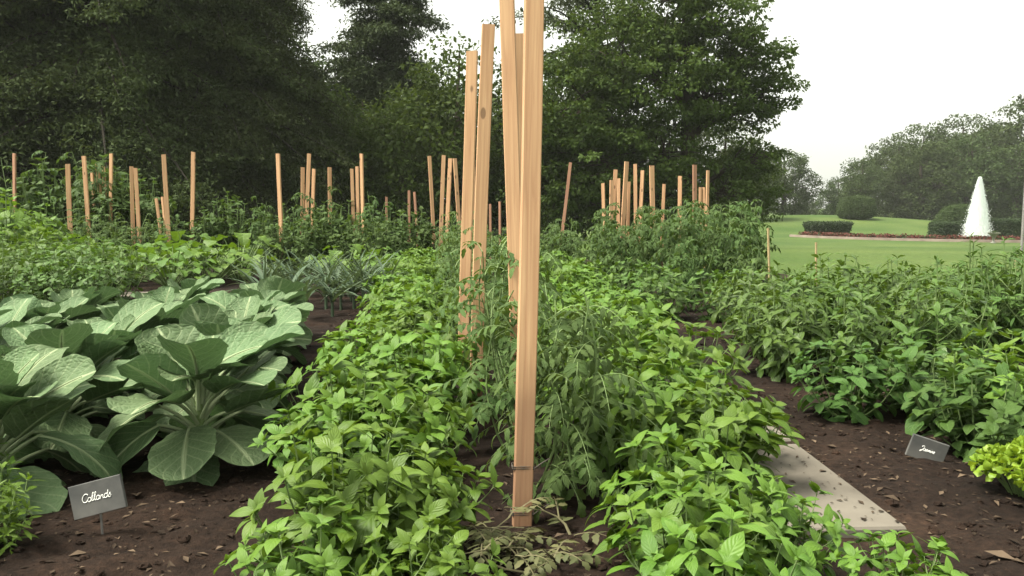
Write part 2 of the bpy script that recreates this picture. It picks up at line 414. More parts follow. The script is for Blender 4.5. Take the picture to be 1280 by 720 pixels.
# ------------------------------------------------------------------ trees
def clump_leaves(g, rng, C, rad, n, size, flat=.7, up=.5, asp=.6):
    "n leaf quads round each centre C"
    C = np.asarray(C, float); k = len(C)
    rad = np.broadcast_to(np.asarray(rad, float), (k,))
    d = unit(rng.normal(size=(k, n, 3))) * rng.uniform(.15, 1, (k, n, 1)) ** .5
    d[..., 2] *= flat
    P = (C[:, None] + d * rad[:, None, None]).reshape(-1, 3)
    m = len(P)
    out = unit(d.reshape(-1, 3) + rng.normal(0, .5, (m, 3)))
    D = unit(out * .8 + np.array([0, 0, -.35]) + rng.normal(0, .4, (m, 3)))
    Nn = unit(rng.normal(0, .55, (m, 3)) + np.array([0, 0, up]))
    Nn = unit(Nn - (Nn * D).sum(1, keepdims=True) * D); X = np.cross(D, Nn)
    s = (size * rng.uniform(.6, 1.35, (m, 1))); w_ = s * asp * .5
    V = np.stack([P, P + D * s * .5 + X * w_, P + D * s, P + D * s * .45 - X * w_], 1)
    F = np.arange(m * 4).reshape(-1, 4)
    R = np.clip(np.repeat(rng.uniform(0, 1, k), n) * .5 + rng.uniform(0, .5, m), 0, 1)
    g.add(V, F, None, np.repeat(R, 4))

def broad_tree(seed, H, tr, lobes, nclump, nleaf, crad, size, mat, bark='bark', lean=(0, 0), shell=.55, flat=.65):
    rng = np.random.default_rng(seed)
    gt, gc = Geo(), Geo()
    t = np.linspace(0, 1, 10)
    tp = np.stack([lean[0] * t ** 1.5 + .12 * np.sin(t * 5), lean[1] * t + .1 * np.cos(t * 4) - .1, H * t], 1)
    tube(gt, tp, tr * (1 - t * .86) * (1 + .6 * np.exp(-t * 14)), 10)
    wts = np.array([l[3] * l[4] * l[5] for l in lobes]) ** .8; wts /= wts.sum()
    C, R = [], []
    for l, ww in zip(lobes, wts):
        k = max(3, int(nclump * ww))
        d = unit(rng.normal(size=(k, 3))) * (shell + (1 - shell) * rng.uniform(0, 1, (k, 1)) ** .6)
        d *= np.where(rng.uniform(size=(k, 1)) < .12, 1.13, 1.0)
        P = np.array(l[:3]) + d * np.array(l[3:6])
        P = P[P[:, 2] > .25]
        C.append(P); R.append(crad * rng.uniform(.6, 1.35, len(P)))
        c0 = np.array(l[:3])
        zt = np.clip(c0[2] - .45 * np.linalg.norm(c0[:2]) - .25 * l[5], H * .15, H * .95)
        p0 = np.array([np.interp(zt, tp[:, 2], tp[:, 0]), np.interp(zt, tp[:, 2], tp[:, 1]), zt])
        limb = curve(p0, c0, (0, 0, .08 * np.linalg.norm(c0 - p0)), 8) + rng.normal(0, .06, (8, 3)) * np.linspace(0, 1, 8)[:, None]
        r0 = tr * .38 * min(1, np.linalg.norm(c0 - p0) / 3 + .3)
        tube(gt, limb, np.linspace(r0, r0 * .35, 8), 7)
        for q in P[rng.permutation(len(P))[:min(len(P), 22)]]:
            s0 = limb[rng.integers(4, 8)]
            ln = np.linalg.norm(q - s0)
            tube(gt, curve(s0, q, (0, 0, .06 * ln), 5), np.linspace(r0 * .32, r0 * .08, 5), 5)
    C = np.concatenate(C); R = np.concatenate(R)
    clump_leaves(gc, rng, C, R, nleaf, size, flat)
    return [('trunk', gt.mesh('tree_trunk', M[bark])), ('crown', gc.mesh('tree_crown', M[mat], False))]

def conifer_tree(seed, H, tr, R, mat, z0=.4, levels=26, per=11, spray=70, droop=.35, size=.22, prof=.8, irr=.25, rise=0.):
    rng = np.random.default_rng(seed); gt, gc = Geo(), Geo()
    t = np.linspace(0, 1, 10)
    tube(gt, np.stack([.05 * np.sin(t * 6), .05 * np.cos(t * 5), H * t], 1), tr * (1 - t * .93), 9)
    for i in range(levels):
        f = i / (levels - 1); z = z0 + (H - z0) * f ** .95
        rr = R * (1 - f) ** prof + .25
        for j in range(max(4, int(per * (1 - .55 * f)))):
            a = rng.uniform(0, 2 * PI); ln = rr * rng.uniform(1 - irr * 1.6, 1 + irr)
            dz = rise * ln - droop * ln * rng.uniform(.6, 1.3)
            d = np.array([math.cos(a), math.sin(a), 0])
            p0 = np.array([0, 0, z + rng.uniform(-.2, .2)]); p1 = p0 + d * ln + np.array([0, 0, dz])
            br = curve(p0, p1, (0, 0, .10 * ln), 6)
            tube(gt, br, np.linspace(.035 + .012 * ln, .008, 6), 4)
            k = max(6, int(spray * ln / R))
            s = rng.uniform(.18, 1.03, k)
            P = np.stack([np.interp(s, np.linspace(0, 1, 6), br[:, c]) for c in range(3)], 1)
            side = np.cross(d, [0, 0, 1])
            wd = .20 * ln * (1.15 - s)[:, None] + .08
            off = rng.normal(0, 1, (k, 1)) * wd * side + rng.normal(0, .10, (k, 3)) + np.array([0, 0, -.06])
            clump_leaves(gc, rng, P + off, .26, 8, size, .45, .7, .36)
    return [('trunk', gt.mesh('conifer_trunk', M['darkbark'])), ('crown', gc.mesh('conifer_crown', M[mat], False))]

def place(kind, parts, loc, rz, sc, label, cat, group=None, tilt=(0, 0)):
    r = thing(kind, label, cat, loc, (tilt[0], tilt[1], rz), sc, group)
    for nm, me in parts: obj(nm, me, r)
    return r

def tx(px, Y): return px_x(px, Y, 0)

# dark evergreens on the left
con1 = conifer_tree(11, 16, .45, 6.4, 'conifer', .3, 46, 16, 250, .38, .125, .75)
con2 = conifer_tree(12, 15, .40, 5.4, 'conifer', .3, 44, 16, 240, .42, .125, .7)
for parts, px, Y, rz, sc, lab in (
        (con1, 130, 25, .4, 1.05, 'broad dark evergreen with drooping boughs, filling the sky above the left stakes'),
        (con2, 268, 27, 2.2, .94, 'dark evergreen standing between the broad left evergreen and the airy spruce'),
        (con2, -60, 24, 1.1, 1.0, 'dark evergreen at the far left edge of the garden'),
        (con1, 235, 34, 3.5, 1.1, 'dark evergreen rising behind the two front evergreens'),):
    place('evergreen_tree', parts, (tx(px, Y), Y, 0), rz, sc, lab, 'evergreen tree', 'dark evergreens behind the garden')
spr = conifer_tree(21, 15.5, .22, 3.1, 'spruce', 1.0, 36, 9, 120, .10, .17, .55, .40, .12)
place('spruce_tree', spr, (tx(482, 36), 36, 0), .3, 1., 'tall airy spruce with open branches against the white sky', 'evergreen tree')
pine = conifer_tree(22, 17, .28, 4.2, 'spruce', 3.0, 26, 6, 44, -.02, .22, .35, .5, .15)
place('pine_tree', pine, (tx(742, 37), 37, 0), 1.9, 1., 'sparse pine with bare dark limbs showing above the broad leafy tree', 'evergreen tree')

# mid-height shrubby trees behind the centre stakes
sh1 = broad_tree(31, 5.5, .16, [(0, 0, 3.4, 2.2, 2., 2.3), (-1.3, .2, 2.2, 1.6, 1.4, 1.7), (1.4, 0, 2.4, 1.7, 1.5, 1.8), (.3, 0, 1.2, 2.2, 1.6, 1.2)], 260, 55, .5, .15, 'oak')
for px, Y, rz, sc, lab in (
        (395, 29, .5, .95, 'tall dark shrub growing at the foot of the evergreens by the airy spruce'),
        (500, 30, 2.0, .88, 'dense dark shrub beneath the airy spruce'),
        (578, 31, 4.1, 1.26, 'rounded dark shrub behind the pair of leaning pine stakes'),
        (455, 33, 1.0, .95, 'tall dark shrub close behind the trunk of the airy spruce'),
        (650, 32, 5.2, .95, 'dark shrub hidden behind the tallest near pine stakes'),
        (540, 38, 3.2, 1.3, 'dark shrub between the airy spruce and the broad leafy tree')):
    place('shrub', sh1, (tx(px, Y), Y, 0), rz, sc, lab, 'shrub', 'dark shrubs under the trees')

# the big broad-leaved tree right of the stakes
big = broad_tree(41, 10.5, .34, [
    (-.6, 0, 8.8, 2.2, 2.6, 2.2), (.9, 0, 7.7, 1.9, 2.6, 1.5), (2.3, 0, 6.6, 1.5, 2.0, 1.1), (3.2, -.3, 5.5, 1.0, 1.6, .8),
    (-2.6, 0, 6.6, 2.0, 2.6, 1.9), (-4.3, 0, 5.0, 1.9, 2.4, 2.0), (-1.0, -.8, 5.7, 2.1, 2.4, 1.6), (2.0, .4, 4.9, 1.5, 1.8, .9),
    (.8, -.6, 5.3, 1.4, 1.8, 1.2), (2.7, 0, 3.2, 1.0, 1.3, .8), (-3.2, -.5, 3.2, 2.4, 2.0, 1.9), (-1.2, -.6, 3.3, 2.0, 1.8, 1.6),
    (1.6, -.4, 1.9, 1.5, 1.4, 1.3), (-2.6, 0, 1.4, 2.6, 1.6, 1.2), (-.3, -.6, 1.9, 1.8, 1.4, 1.4), (-4.8, .4, 2.2, 1.6, 1.5, 1.8)],
    1250, 80, .44, .14, 'oak', shell=.42, flat=.5)
place('broadleaf_tree', big, (tx(852, 29), 29, terrain(5, 29)), 0, 1, 'large broad leafy tree with an overhanging limb right of the stakes', 'tree')
mid = broad_tree(42, 8, .25, [(0, 0, 6, 2.4, 2.2, 2.2), (-1.4, 0, 4.4, 2, 2, 1.8), (1.4, 0, 4.3, 2, 2, 1.7), (0, 0, 2.6, 2.6, 2, 1.7), (0, 0, 1.1, 2.4, 1.8, 1.0)], 420, 60, .5, .15, 'oak')
place('broadleaf_tree', mid, (tx(720, 33), 33, 0), 1.2, .84, 'dark leafy tree behind the leaning thin pole', 'tree')
place('broadleaf_tree', mid, (tx(900, 36), 36, terrain(9, 36)), 2.2, .72, 'small dark leafy tree at the outer edge of the large broad tree', 'tree')
place('broadleaf_tree', mid, (tx(800, 38), 38, terrain(6, 38)), 4.2, .46, 'dark leafy tree seen beneath the crown of the large broad tree', 'tree')

# far tree line beyond the lawn
farA = broad_tree(51, 11, .5, [(0, 0, 9.0, 4.2, 4, 3.2), (-3.6, 0, 6.6, 3.4, 3.2, 2.8), (3.6, 0, 6.8, 3.4, 3.2, 2.8), (0, -1, 4.6, 4.6, 3, 2.6), (-3, 0, 2.6, 3, 2.6, 2.2), (3, 0, 2.6, 3, 2.6, 2.2), (0, 0, 1.4, 4, 2.5, 1.5)], 420, 50, .85, .30, 'far')
farB = broad_tree(52, 9, .4, [(0, 0, 7.0, 3.4, 3, 2.6), (-2.6, 0, 5.0, 2.8, 2.6, 2.2), (2.8, 0, 4.8, 2.6, 2.6, 2.2), (0, 0, 2.8, 3.8, 2.6, 2.2), (0, 0, 1.2, 3.4, 2.2, 1.3)], 330, 50, .75, .28, 'far')
far_list = [
    (farB, 978, 94, .2, .84, 'small rounded tree standing between the big leafy tree and the pale gap of sky'),
    (farB, 1074, 98, 1.2, .82, 'low rounded tree at the start of the far tree line'),
    (farA, 1118, 108, 2.0, .95, 'grey-green tree of the far tree line above the round shrub'),
    (farA, 1150, 112, 3.3, 1.12, 'tall domed tree in the middle of the far tree line'),
    (farA, 1200, 110, 4.0, 1.20, 'tallest domed tree of the far tree line left of the fountain top'),
    (farB, 1046, 108, .6, .66, 'low distant tree at the dip between the tree groups'),
    (farB, 1008, 118, 2.6, .42, 'small distant bush-like tree at the lowest point of the sky gap'),
    (farB, 1150, 97, 5.1, 1.05, 'lower tree in front of the far tree line above the lawn mound'),
    (farA, 1245, 104, .9, 1.0, 'dark tree behind the white fountain jet'),
    (farA, 1290, 96, 2.7, 1.27, 'tall tree at the right end of the far tree line'),
    (farB, 1208, 94, 1.7, 1.1, 'tree with low dark foliage just left of the fountain jet'),
    (farB, 1270, 90, 3.0, .95, 'low tree between the fountain jet and the grey pole'),
    (farB, 925, 80, 2.9, .8, 'distant tree glimpsed under the overhanging limb'),
    (farA, 1330, 108, 1.3, 1.15, 'tree at the far right closing the tree line')]
for parts, px, Y, rz, sc, lab in far_list:
    x = tx(px, Y); place('park_tree', parts, (x, Y, float(terrain(x, Y)) - .2), rz, sc, lab, 'tree', 'trees beyond the lawn')

# woods far behind everything, so that the gaps under the crowns stay closed
for px, Y, rz, sc, lab in ((60, 46, 1, 1.0, 'dark tree deep behind the left evergreens'), (350, 48, 2, .9, 'dark tree deep behind the airy spruce on its left side'),
                       (640, 52, 3, .62, 'low tree deep behind the near pine stakes'), (520, 50, 4, .66, 'low tree deep behind the airy spruce'),
                       (790, 54, 5, .66, 'low tree deep behind the large broad tree')):
    place('park_tree', farA, (tx(px, Y), Y, float(terrain(tx(px, Y), Y)) - .2), rz, sc, lab, 'tree', 'trees deep behind the garden')

# ------------------------------------------------------------------ fountain, kerb, hedges on the lawn
def leafy_box(seed, wx, wy, h, taper, n, size, mat, roundness=0.0):
    "a clipped hedge: leaf clumps through a tapered block, plus twigs"
    rng = np.random.default_rng(seed); g = Geo(); gt = Geo()
    P = rng.uniform(-1, 1, (n, 3)); ax = rng.integers(0, 3, n)
    P[np.arange(n), ax] = np.sign(P[np.arange(n), ax]) * rng.uniform(.86, 1, n)
    if roundness: P = P * (1 - roundness) + unit(P) * roundness
    z = (P[:, 2] + 1) / 2; k = 1 + taper * (z - .5)
    C = np.stack([P[:, 0] * wx / 2 * k, P[:, 1] * wy / 2 * k, z * h + .02], 1)
    clump_leaves(g, rng, C, .16, 10, size, .9, .5)
    for i in range(14):
        a = rng.uniform(0, 6.28); q = np.array([math.cos(a) * wx * .36, math.sin(a) * wy * .36, h * .86])
        tube(gt, curve((q[0] * .4, q[1] * .4, 0), q, (0, 0, .05), 4), np.linspace(.03, .012, 4), 5)
    return [('stem', gt.mesh('hedge_stem', M['bark'])), ('foliage', g.mesh('hedge_foliage', M[mat], False))]

def on_lawn(px, Y): x = tx(px, Y); return (x, Y, float(terrain(x, Y)))
place('clipped_hedge', leafy_box(61, 2.75, 1.6, 1.0, .24, 2600, .10, 'hedge'), on_lawn(1035, 62), 0, 1, 'dark clipped hedge with flared sides at the open end of the flower border', 'hedge')
place('clipped_hedge', leafy_box(62, 2.5, 1.5, 1.0, .0, 2400, .10, 'hedge'), on_lawn(1189, 61), 0, 1, 'low clipped hedge just left of the fountain jet', 'hedge')
place('clipped_hedge', leafy_box(63, 4.6, 1.6, 1.25, .1, 3600, .10, 'hedge'), on_lawn(1268, 60), 0, 1, 'dark clipped hedge right of the fountain jet', 'hedge')
place('round_shrub', leafy_box(64, 3.4, 3.0, 2.2, -.2, 2600, .12, 'shrub', .75), on_lawn(1070, 80), 0, 1, 'round grey-green shrub alone on the crest of the lawn', 'shrub')
place('clipped_yew', leafy_box(65, 4.2, 2.4, 2.1, -.5, 2600, .12, 'shrub', .6), on_lawn(1203, 72), 0, 1, 'pale mounded shrub rising behind the hedge left of the fountain', 'shrub')

FC = np.array([36., 66.]); FR = 15.6
def ring_arc(r, a): return np.stack([FC[0] + r * np.cos(a), FC[1] + r * np.sin(a)], -1)
aa = np.linspace(RAD(198), RAD(300), 90)
g = Geo()
for prof in range(1):
    rs = [FR - .10, FR - .10, FR + .10, FR + .10]; hs = [-.1, .16, .16, -.1]
    V = []
    for r_, h_ in zip(rs, hs):
        p = ring_arc(r_, aa); V.append(np.column_stack([p, terrain(p[:, 0], p[:, 1]) + h_]))
    g.add(np.stack(V, 1), grid_faces(3, 89))
o = obj('kerb', g.mesh('kerb', M['rim'], False), kind='structure')
rng = np.random.default_rng(66); g = Geo(); gl = Geo()
a = rng.uniform(RAD(200), RAD(300), 5200); r_ = FR - rng.uniform(.35, 1.5, 5200); p = ring_arc(r_, a)
C = np.column_stack([p, terrain(p[:, 0], p[:, 1]) + rng.uniform(.03, .34, 5200)])
clump_leaves(g, rng, C[:3200], .10, 5, .11, .7, .8, .9)
clump_leaves(gl, rng, C[3200:] - [0, 0, .06], .12, 5, .13, .7, .8, .8)
o = obj('flower_border', g.mesh('red_flowers', M['geranium'], False), kind='stuff'); tag(o, 'low band of red flowers along the curved kerb on the lawn', 'flowers')
o = obj('foliage_border', gl.mesh('border_leaves', M['hedge'], False), kind='stuff'); tag(o, 'dark leaves growing among the red flowers along the curved kerb', 'leaves')

def fountain():
    loc = on_lawn(1222, 58.5)
    t = thing('fountain', 'tall white fountain jet rising behind the flower border on the lawn', 'fountain', loc)
    rng = np.random.default_rng(67); g = Geo()
    m, n = 40, 28
    f = np.linspace(0, 1, m); H = 4.2
    rad = .62 * (1 - f) ** .85 + .04
    ang = np.linspace(0, 2 * PI, n + 1)
    bumps = 1 + .10 * fnoise(ang[None, :] * 4, f[:, None] * 3, 9, 3, 2.) * (1 - .3 * f[:, None])
    bumps[:, -1] = bumps[:, 0]
    R = rad[:, None] * bumps
    g.add(np.stack([R * np.cos(ang), R * np.sin(ang), np.repeat(f[:, None] * H, n + 1, 1)], -1), grid_faces(n, m - 1))
    obj('water_jet', g.mesh('water_jet', M['spray']), t)
    g = Geo(); k = 26000
    z = rng.uniform(0, 1, k) ** 1.1; a = rng.uniform(0, 6.28, k)
    rr = (.62 * (1 - z) ** .85 + .03) * (.85 + np.abs(rng.normal(0, .33, k)))
    P = np.stack([rr * np.cos(a), rr * np.sin(a), z * H * 1.04], 1)
    clump_leaves(g, rng, P, .05, 2, .055, 1, 0, .6)
    obj('droplets', g.mesh('droplets', M['spray'], False), t)
    g = Geo(); a = np.linspace(0, 2 * PI, 33)
    prof = [(1.25, -.1), (1.25, .10), (1.12, .10), (1.12, .03), (0, .03)]
    g.add(np.stack([np.stack([r * np.cos(a), r * np.sin(a), np.full(33, z)], -1) for r, z in prof]), grid_faces(32, 4))
    obj('basin', g.mesh('basin', M['rim'], False), t)
fountain()

# pale flared planter by the kerb
def lathe(g, prof, n=20, r=.5):
    a = np.linspace(0, 2 * PI, n + 1)
    g.add(np.stack([np.stack([q * np.cos(a), q * np.sin(a), np.full(n + 1, z)], -1) for q, z in prof]), grid_faces(n, len(prof) - 1), None, np.full((n + 1) * len(prof), r))
x, y, z = on_lawn(1243, 50)
u = thing('garden_urn', 'small pale flared urn standing before the kerb near the fountain', 'urn', (x, y, z), sc=.6)
g = Geo(); lathe(g, [(0, 0), (.26, 0), (.26, .08), (.12, .16), (.10, .4), (.18, .62), (.34, .86), (.62, 1.05), (.64, 1.10), (.56, 1.08), (.3, .9), (0, .86)])
obj('body', g.mesh('urn_body', M['urn']), u)
g = Geo(); rng = np.random.default_rng(5); clump_leaves(g, rng, rng.normal(0, .2, (40, 3)) * [1, 1, .5] + [0, 0, 1.1], .15, 6, .12)
obj('plant', g.mesh('urn_plant', M['far'], False), u)

# grey pole at the right edge
x, y, z = px_x(1277, 20), 20, float(terrain(px_x(1277, 20), 20))
t = thing('pole', 'slim grey metal pole on the lawn right of the fountain', 'pole', (x, y, z))
g = Geo(); tube(g, [(0, 0, -.05), (0, 0, 1.2), (0, 0, 2.75)], .035, 10); obj('shaft', g.mesh('pole_shaft', M['metal']), t)
g = Geo(); lathe(g, [(.0, 2.80), (.045, 2.78), (.045, 2.73), (0, 2.72)], 10); obj('cap', g.mesh('pole_cap', M['metal']), t)

# ------------------------------------------------------------------ paving slabs in the path right of the basil
def slab(name, pts, z0, z1, label, mat='stone', group=None):
    rng = np.random.default_rng(len(label)); g = Geo()
    p = np.array(pts, float); k = len(p)
    c = p.mean(0); ins = p + (c - p) * .012
    rings = [np.column_stack([p, np.full(k, z0)]), np.column_stack([p, np.full(k, z1 - .008)]), np.column_stack([ins, np.full(k, z1)])]
    R = np.stack([np.vstack([r, r[:1]]) for r in rings])
    g.add(R, grid_faces(k, 2))
    if k == 4: g.add(rings[2], [[0, 1, 2, 3]])
    o = obj(name, g.mesh(name, M[mat], False)); tag(o, label, 'paving slab', group)
slab('paving_slab', [(.70, 2.32), (1.19, 2.34), (1.16, 3.2), (.70, 3.2)], -.04, .043, 'pale stone paving slab lying nearest, beside the basil and the dark soil', group='stone slabs in the soil path')
slab('paving_slab', [(.70, 3.26), (1.16, 3.26), (1.14, 4.1), (.68, 4.1)], -.04, .043, 'pale stone paving slab second from the near end, almost hidden by basil', group='stone slabs in the soil path')
slab('paving_slab', [(.74, 4.35), (1.1, 4.35), (1.1, 5.1), (.74, 5.1)], -.04, .042, 'stone paving slab third from the near end, behind the basil row', group='stone slabs in the soil path')
slab('paving_slab', [(-4.9, 8.6), (-3.7, 8.6), (-3.75, 9.1), (-4.9, 9.1)], -.02, .05, 'mossy pale slab on the soil behind the collards', group=None)

# ------------------------------------------------------------------ mulch chips
def chips():
    rng = np.random.default_rng(71); g = Geo()
    reg = [(-1.75, -.85, 1.9, 3.4, 1000), (-1.5, -1.0, 3.4, 8, 700), (1.1, 2.0, 1.8, 4.2, 1500), (-.4, .6, 1.8, 3.2, 500), (.9, 1.7, 4, 7.5, 700)]
    for x0, x1, y0, y1, n in reg:
        P = np.column_stack([rng.uniform(x0, x1, n), rng.uniform(y0, y1, n), np.zeros(n)])
        P[:, 2] = soil_z(P[:, 0], P[:, 1]) + .002
        a = rng.uniform(0, 6.28, n)
        D = np.column_stack([np.cos(a), np.sin(a), rng.normal(0, .25, n)])
        ln = rng.gamma(2.2, .007, n) + .004
        leaves(g, rng, P, D, [0, 0, 1], ln, ln * rng.uniform(.2, .7, n), rng.uniform(-.4, .8, n), .3, 0, beta(.3, .3), 2, 2,
               rnd=rng.uniform(0, 1, n) ** 2.5)
    n = 90; e = rng.beta(.5, .9, n)
    P = np.column_stack([1.18 - e * .3, rng.uniform(2.36, 3.15, n), np.full(n, .048)])
    a = rng.uniform(0, 6.28, n); ln = rng.gamma(2., .005, n) + .003
    leaves(g, rng, P, np.column_stack([np.cos(a), np.sin(a), np.zeros(n)]), [0, 0, 1], ln, ln * .5, .3, .2, 0, beta(.3, .3), 2, 2, rnd=rng.uniform(0, .5, n))
    m = leaf_mat('bark_chip', (.018, .0115, .008), (.13, .09, .062), None, .9, 0.02, spec=.15, blotch=.3)
    o = obj('mulch', g.mesh('mulch', m, False), kind='stuff'); tag(o, 'small bark chips and bits scattered over the dark soil paths', 'mulch')
chips()
def clods():
    rng = np.random.default_rng(72); g = Geo()
    for x0, x1, y0, y1, n in ((-1.8, -.8, 1.9, 3.4, 260), (-1.5, -.9, 3.4, 7.5, 250), (1.15, 2.0, 1.9, 4.2, 360), (-.3, .5, 1.9, 2.8, 160), (.95, 1.6, 4, 7, 260)):
        a = np.linspace(0, 2 * PI, 8); b = np.linspace(-PI / 2, PI / 2, 6)
        for k in range(n):
            x, y = rng.uniform(x0, x1), rng.uniform(y0, y1); r = rng.gamma(2., .0034) + .002
            rr = r * (1 + rng.normal(0, .20, (6, 8))); rr[:, -1] = rr[:, 0]; rr[0] = rr[0, 0]; rr[-1] = rr[-1, 0]
            V = np.stack([rr * np.cos(b)[:, None] * np.cos(a), rr * np.cos(b)[:, None] * np.sin(a), rr * .7 * np.sin(b)[:, None] + 0 * a], -1)
            g.add(V + [x, y, float(soil_z(np.float64(x), np.float64(y)))], grid_faces(7, 5))
    o = obj('soil_clods', g.mesh('soil_clods', M['soil'], False), kind='stuff'); tag(o, 'crumbly dark lumps of earth along the soil paths', 'soil')
clods()

# ------------------------------------------------------------------ plants
def bush(seed, h, spread, nst, leafL, asp, shape, mat, nodes=5, droop=.2, curl=.7, fold=.12, dome=.25, side=2,
         nu=4, nv=5, wave=.04, stem='stem', rosette=4, pet=.18, lean=.55, base=.05, up=.55, whorl=2, lowfrac=.15):
    rng = np.random.default_rng(seed); gs, gl = Geo(), Geo()
    P, D, Nn, L, R = [], [], [], [], []
    def shoot(p0, p1, sag, nd, l0, l1, r0, tip, start):
        m = 7; c = curve(p0, p1, sag, m)
        tube(gs, c, np.linspace(r0, r0 * .45, m), 5)
        ax = unit(np.array(p1) - np.array(p0))
        ph = rng.uniform(0, PI)
        for i in range(nd):
            f = start + (1 - start) * i / max(1, nd - 1) * .94
            q = np.array([np.interp(f, np.linspace(0, 1, m), c[:, k]) for k in range(3)])
            ll = l0 + (l1 - l0) * f
            for w_ in range(whorl):
                a = ph + i * PI / 2 + w_ * 2 * PI / whorl + rng.normal(0, .25)
                b1 = unit(np.cross(ax, [.3, .1, 1])); b2 = np.cross(ax, b1)
                rad_ = b1 * math.cos(a) + b2 * math.sin(a)
                d = unit(rad_ + ax * (.15 + .5 * f) * up * 1.5 + np.array([0, 0, -droop * (1 - f)]) + rng.normal(0, .12, 3))
                l = ll * rng.uniform(.75, 1.2)
                st = q + d * l * pet
                tube(gs, [q, (q + st) / 2 + [0, 0, .002], st], .0011, 3)
                P.append(st); D.append(d); Nn.append(unit(ax * .7 + np.array([0, 0, .9]) + rng.normal(0, .22, 3))); L.append(l)
                R.append(np.clip(rng.uniform(0, .6) + .4 * f * tip, 0, 1))
        for j in range(rosette):
            a = ph + j * 2 * PI / rosette + rng.normal(0, .25)
            b1 = unit(np.cross(ax, [.3, .1, 1])); b2 = np.cross(ax, b1)
            d = unit(b1 * math.cos(a) + b2 * math.sin(a) + ax * rng.uniform(.5, 1.3))
            l = l1 * rng.uniform(.45, .85)
            P.append(c[-1]); D.append(d); Nn.append(unit(ax + rng.normal(0, .15, 3))); L.append(l)
            R.append(np.clip(rng.uniform(.45, 1.), 0, 1))
        return c
    for s in range(nst):
        a = s * 2.399 + rng.normal(0, .3); rr = math.sqrt((s + .5) / nst)
        hh = h * (1.0 - .42 * rr ** 2) * rng.uniform(.85, 1.12)
        tgt = np.array([math.cos(a) * spread * rr, math.sin(a) * spread * rr, hh])
        p0 = np.array([math.cos(a) * base * rr, math.sin(a) * base * rr, 0.])
        c = shoot(p0, tgt, np.array([math.cos(a), math.sin(a), 0]) * spread * .10 * rr + [0, 0, -.02], nodes, leafL, leafL * .72, .0045 * (h / .4), 1, lowfrac)
        for k in range(side):
            i = rng.integers(2, 5); q = c[i]; b = rng.uniform(0, 6.28)
            ln = h * rng.uniform(.18, .34)
            t2 = q + np.array([math.cos(b) * ln * .8, math.sin(b) * ln * .8, ln * .75])
            shoot(q, t2, (0, 0, -.01), 2, leafL * .75, leafL * .6, .0028 * (h / .4), .8, .45)
    k = len(P); L = np.array(L) * np.clip(rng.normal(1, .20, k), .5, 1.45)
    leaves(gl, rng, P, D, Nn, L, np.array(L) * asp * rng.uniform(.85, 1.15, k), rng.uniform(.4, 1.3, k) * curl, fold, dome, shape, nu, nv, wave, 1.5, R)
    return [('stem', gs.mesh('plant_stem', M[stem])), ('leaves', gl.mesh('plant_leaves', M[mat]))]

def compound(seed, h, spread, nst, nleaf, rl, lf, mat, pairs=3, stem='stem', droop=.5, stemr=.006, tooth=True, zmin=.12):
    "tomato-like plant: stems with pinnate drooping leaves"
    rng = np.random.default_rng(seed); gs, gl = Geo(), Geo()
    def toothed(v):
        b = beta(.55, .8)(v); return b * (1 - .28 * (np.sin(v * 15.7) > 0) * (v > .1) * (v < .9))
    sh = toothed if tooth else beta(.6, .8)
    for s in range(nst):
        a = rng.uniform(0, 6.28); rr = rng.uniform(.25, 1) * spread
        hh = h * rng.uniform(.75, 1.1)
        c = curve((rng.normal(0, .03), rng.normal(0, .03), 0), (math.cos(a) * rr * .8, math.sin(a) * rr * .8, hh), rng.normal(0, .06, 3) * [1, 1, 0], 8)
        tube(gs, c, np.linspace(stemr, stemr * .45, 8), 5)
        for i in range(nleaf):
            f = zmin + (1 - zmin) * (i + rng.uniform(0, 1)) / nleaf
            q = np.array([np.interp(f, np.linspace(0, 1, 8), c[:, k]) for k in range(3)])
            b = rng.uniform(0, 6.28); ln = rl * rng.uniform(.65, 1.15) * (1.05 - .4 * f)
            out = np.array([math.cos(b), math.sin(b), 0])
            e = rng.uniform(.05, .7)
            tip = q + out * ln * .9 + np.array([0, 0, ln * (e - droop)])
            r = curve(q, tip, (0, 0, ln * .20), 7); tube(gs, r, np.linspace(.0022, .0009, 7), 3)
            T = unit(np.gradient(r, axis=0)); side = unit(np.cross(T, [0, 0, 1])); nn = np.cross(side, T)
            P, D, N_, L = [], [], [], []
            for j in range(pairs):
                u = .34 + .5 * j / max(1, pairs - 1) if pairs > 1 else .5
                q2 = np.array([np.interp(u, np.linspace(0, 1, 7), r[:, k]) for k in range(3)])
                ii = int(u * 6)
                for sg in (-1, 1):
                    P.append(q2); D.append(unit(side[ii] * sg + T[ii] * .55 + np.array([0, 0, -.25]) + rng.normal(0, .15, 3)))
                    N_.append(nn[ii] + rng.normal(0, .2, 3)); L.append(lf * rng.uniform(.7, 1.1) * (.8 + .3 * math.sin(u * 3)))
            P.append(r[-1]); D.append(T[-1] + [0, 0, -.2]); N_.append(nn[-1]); L.append(lf * 1.15)
            L = np.array(L) * (1.1 - .35 * f)
            leaves(gl, rng, P, D, N_, L, L * .44, rng.uniform(.3, 1.3, len(L)), .25, .05, sh, 2, 6, .03, 2., np.clip(rng.uniform(0, .8) + rng.normal(0, .12, len(L)), 0, 1))
    return [('stem', gs.mesh('vine_stem', M[stem])), ('leaves', gl.mesh('vine_leaves', M[mat]))]

ORD = 'first second third fourth fifth sixth seventh eighth ninth tenth eleventh twelfth thirteenth fourteenth fifteenth sixteenth seventeenth eighteenth nineteenth twentieth twenty-first twenty-second twenty-third twenty-fourth twenty-fifth twenty-sixth twenty-seventh twenty-eighth twenty-ninth thirtieth thirty-first thirty-second thirty-third'.split()
def ordn(i, n): return 'nearest' if i == 0 else ('farthest' if i == n - 1 else ORD[i])

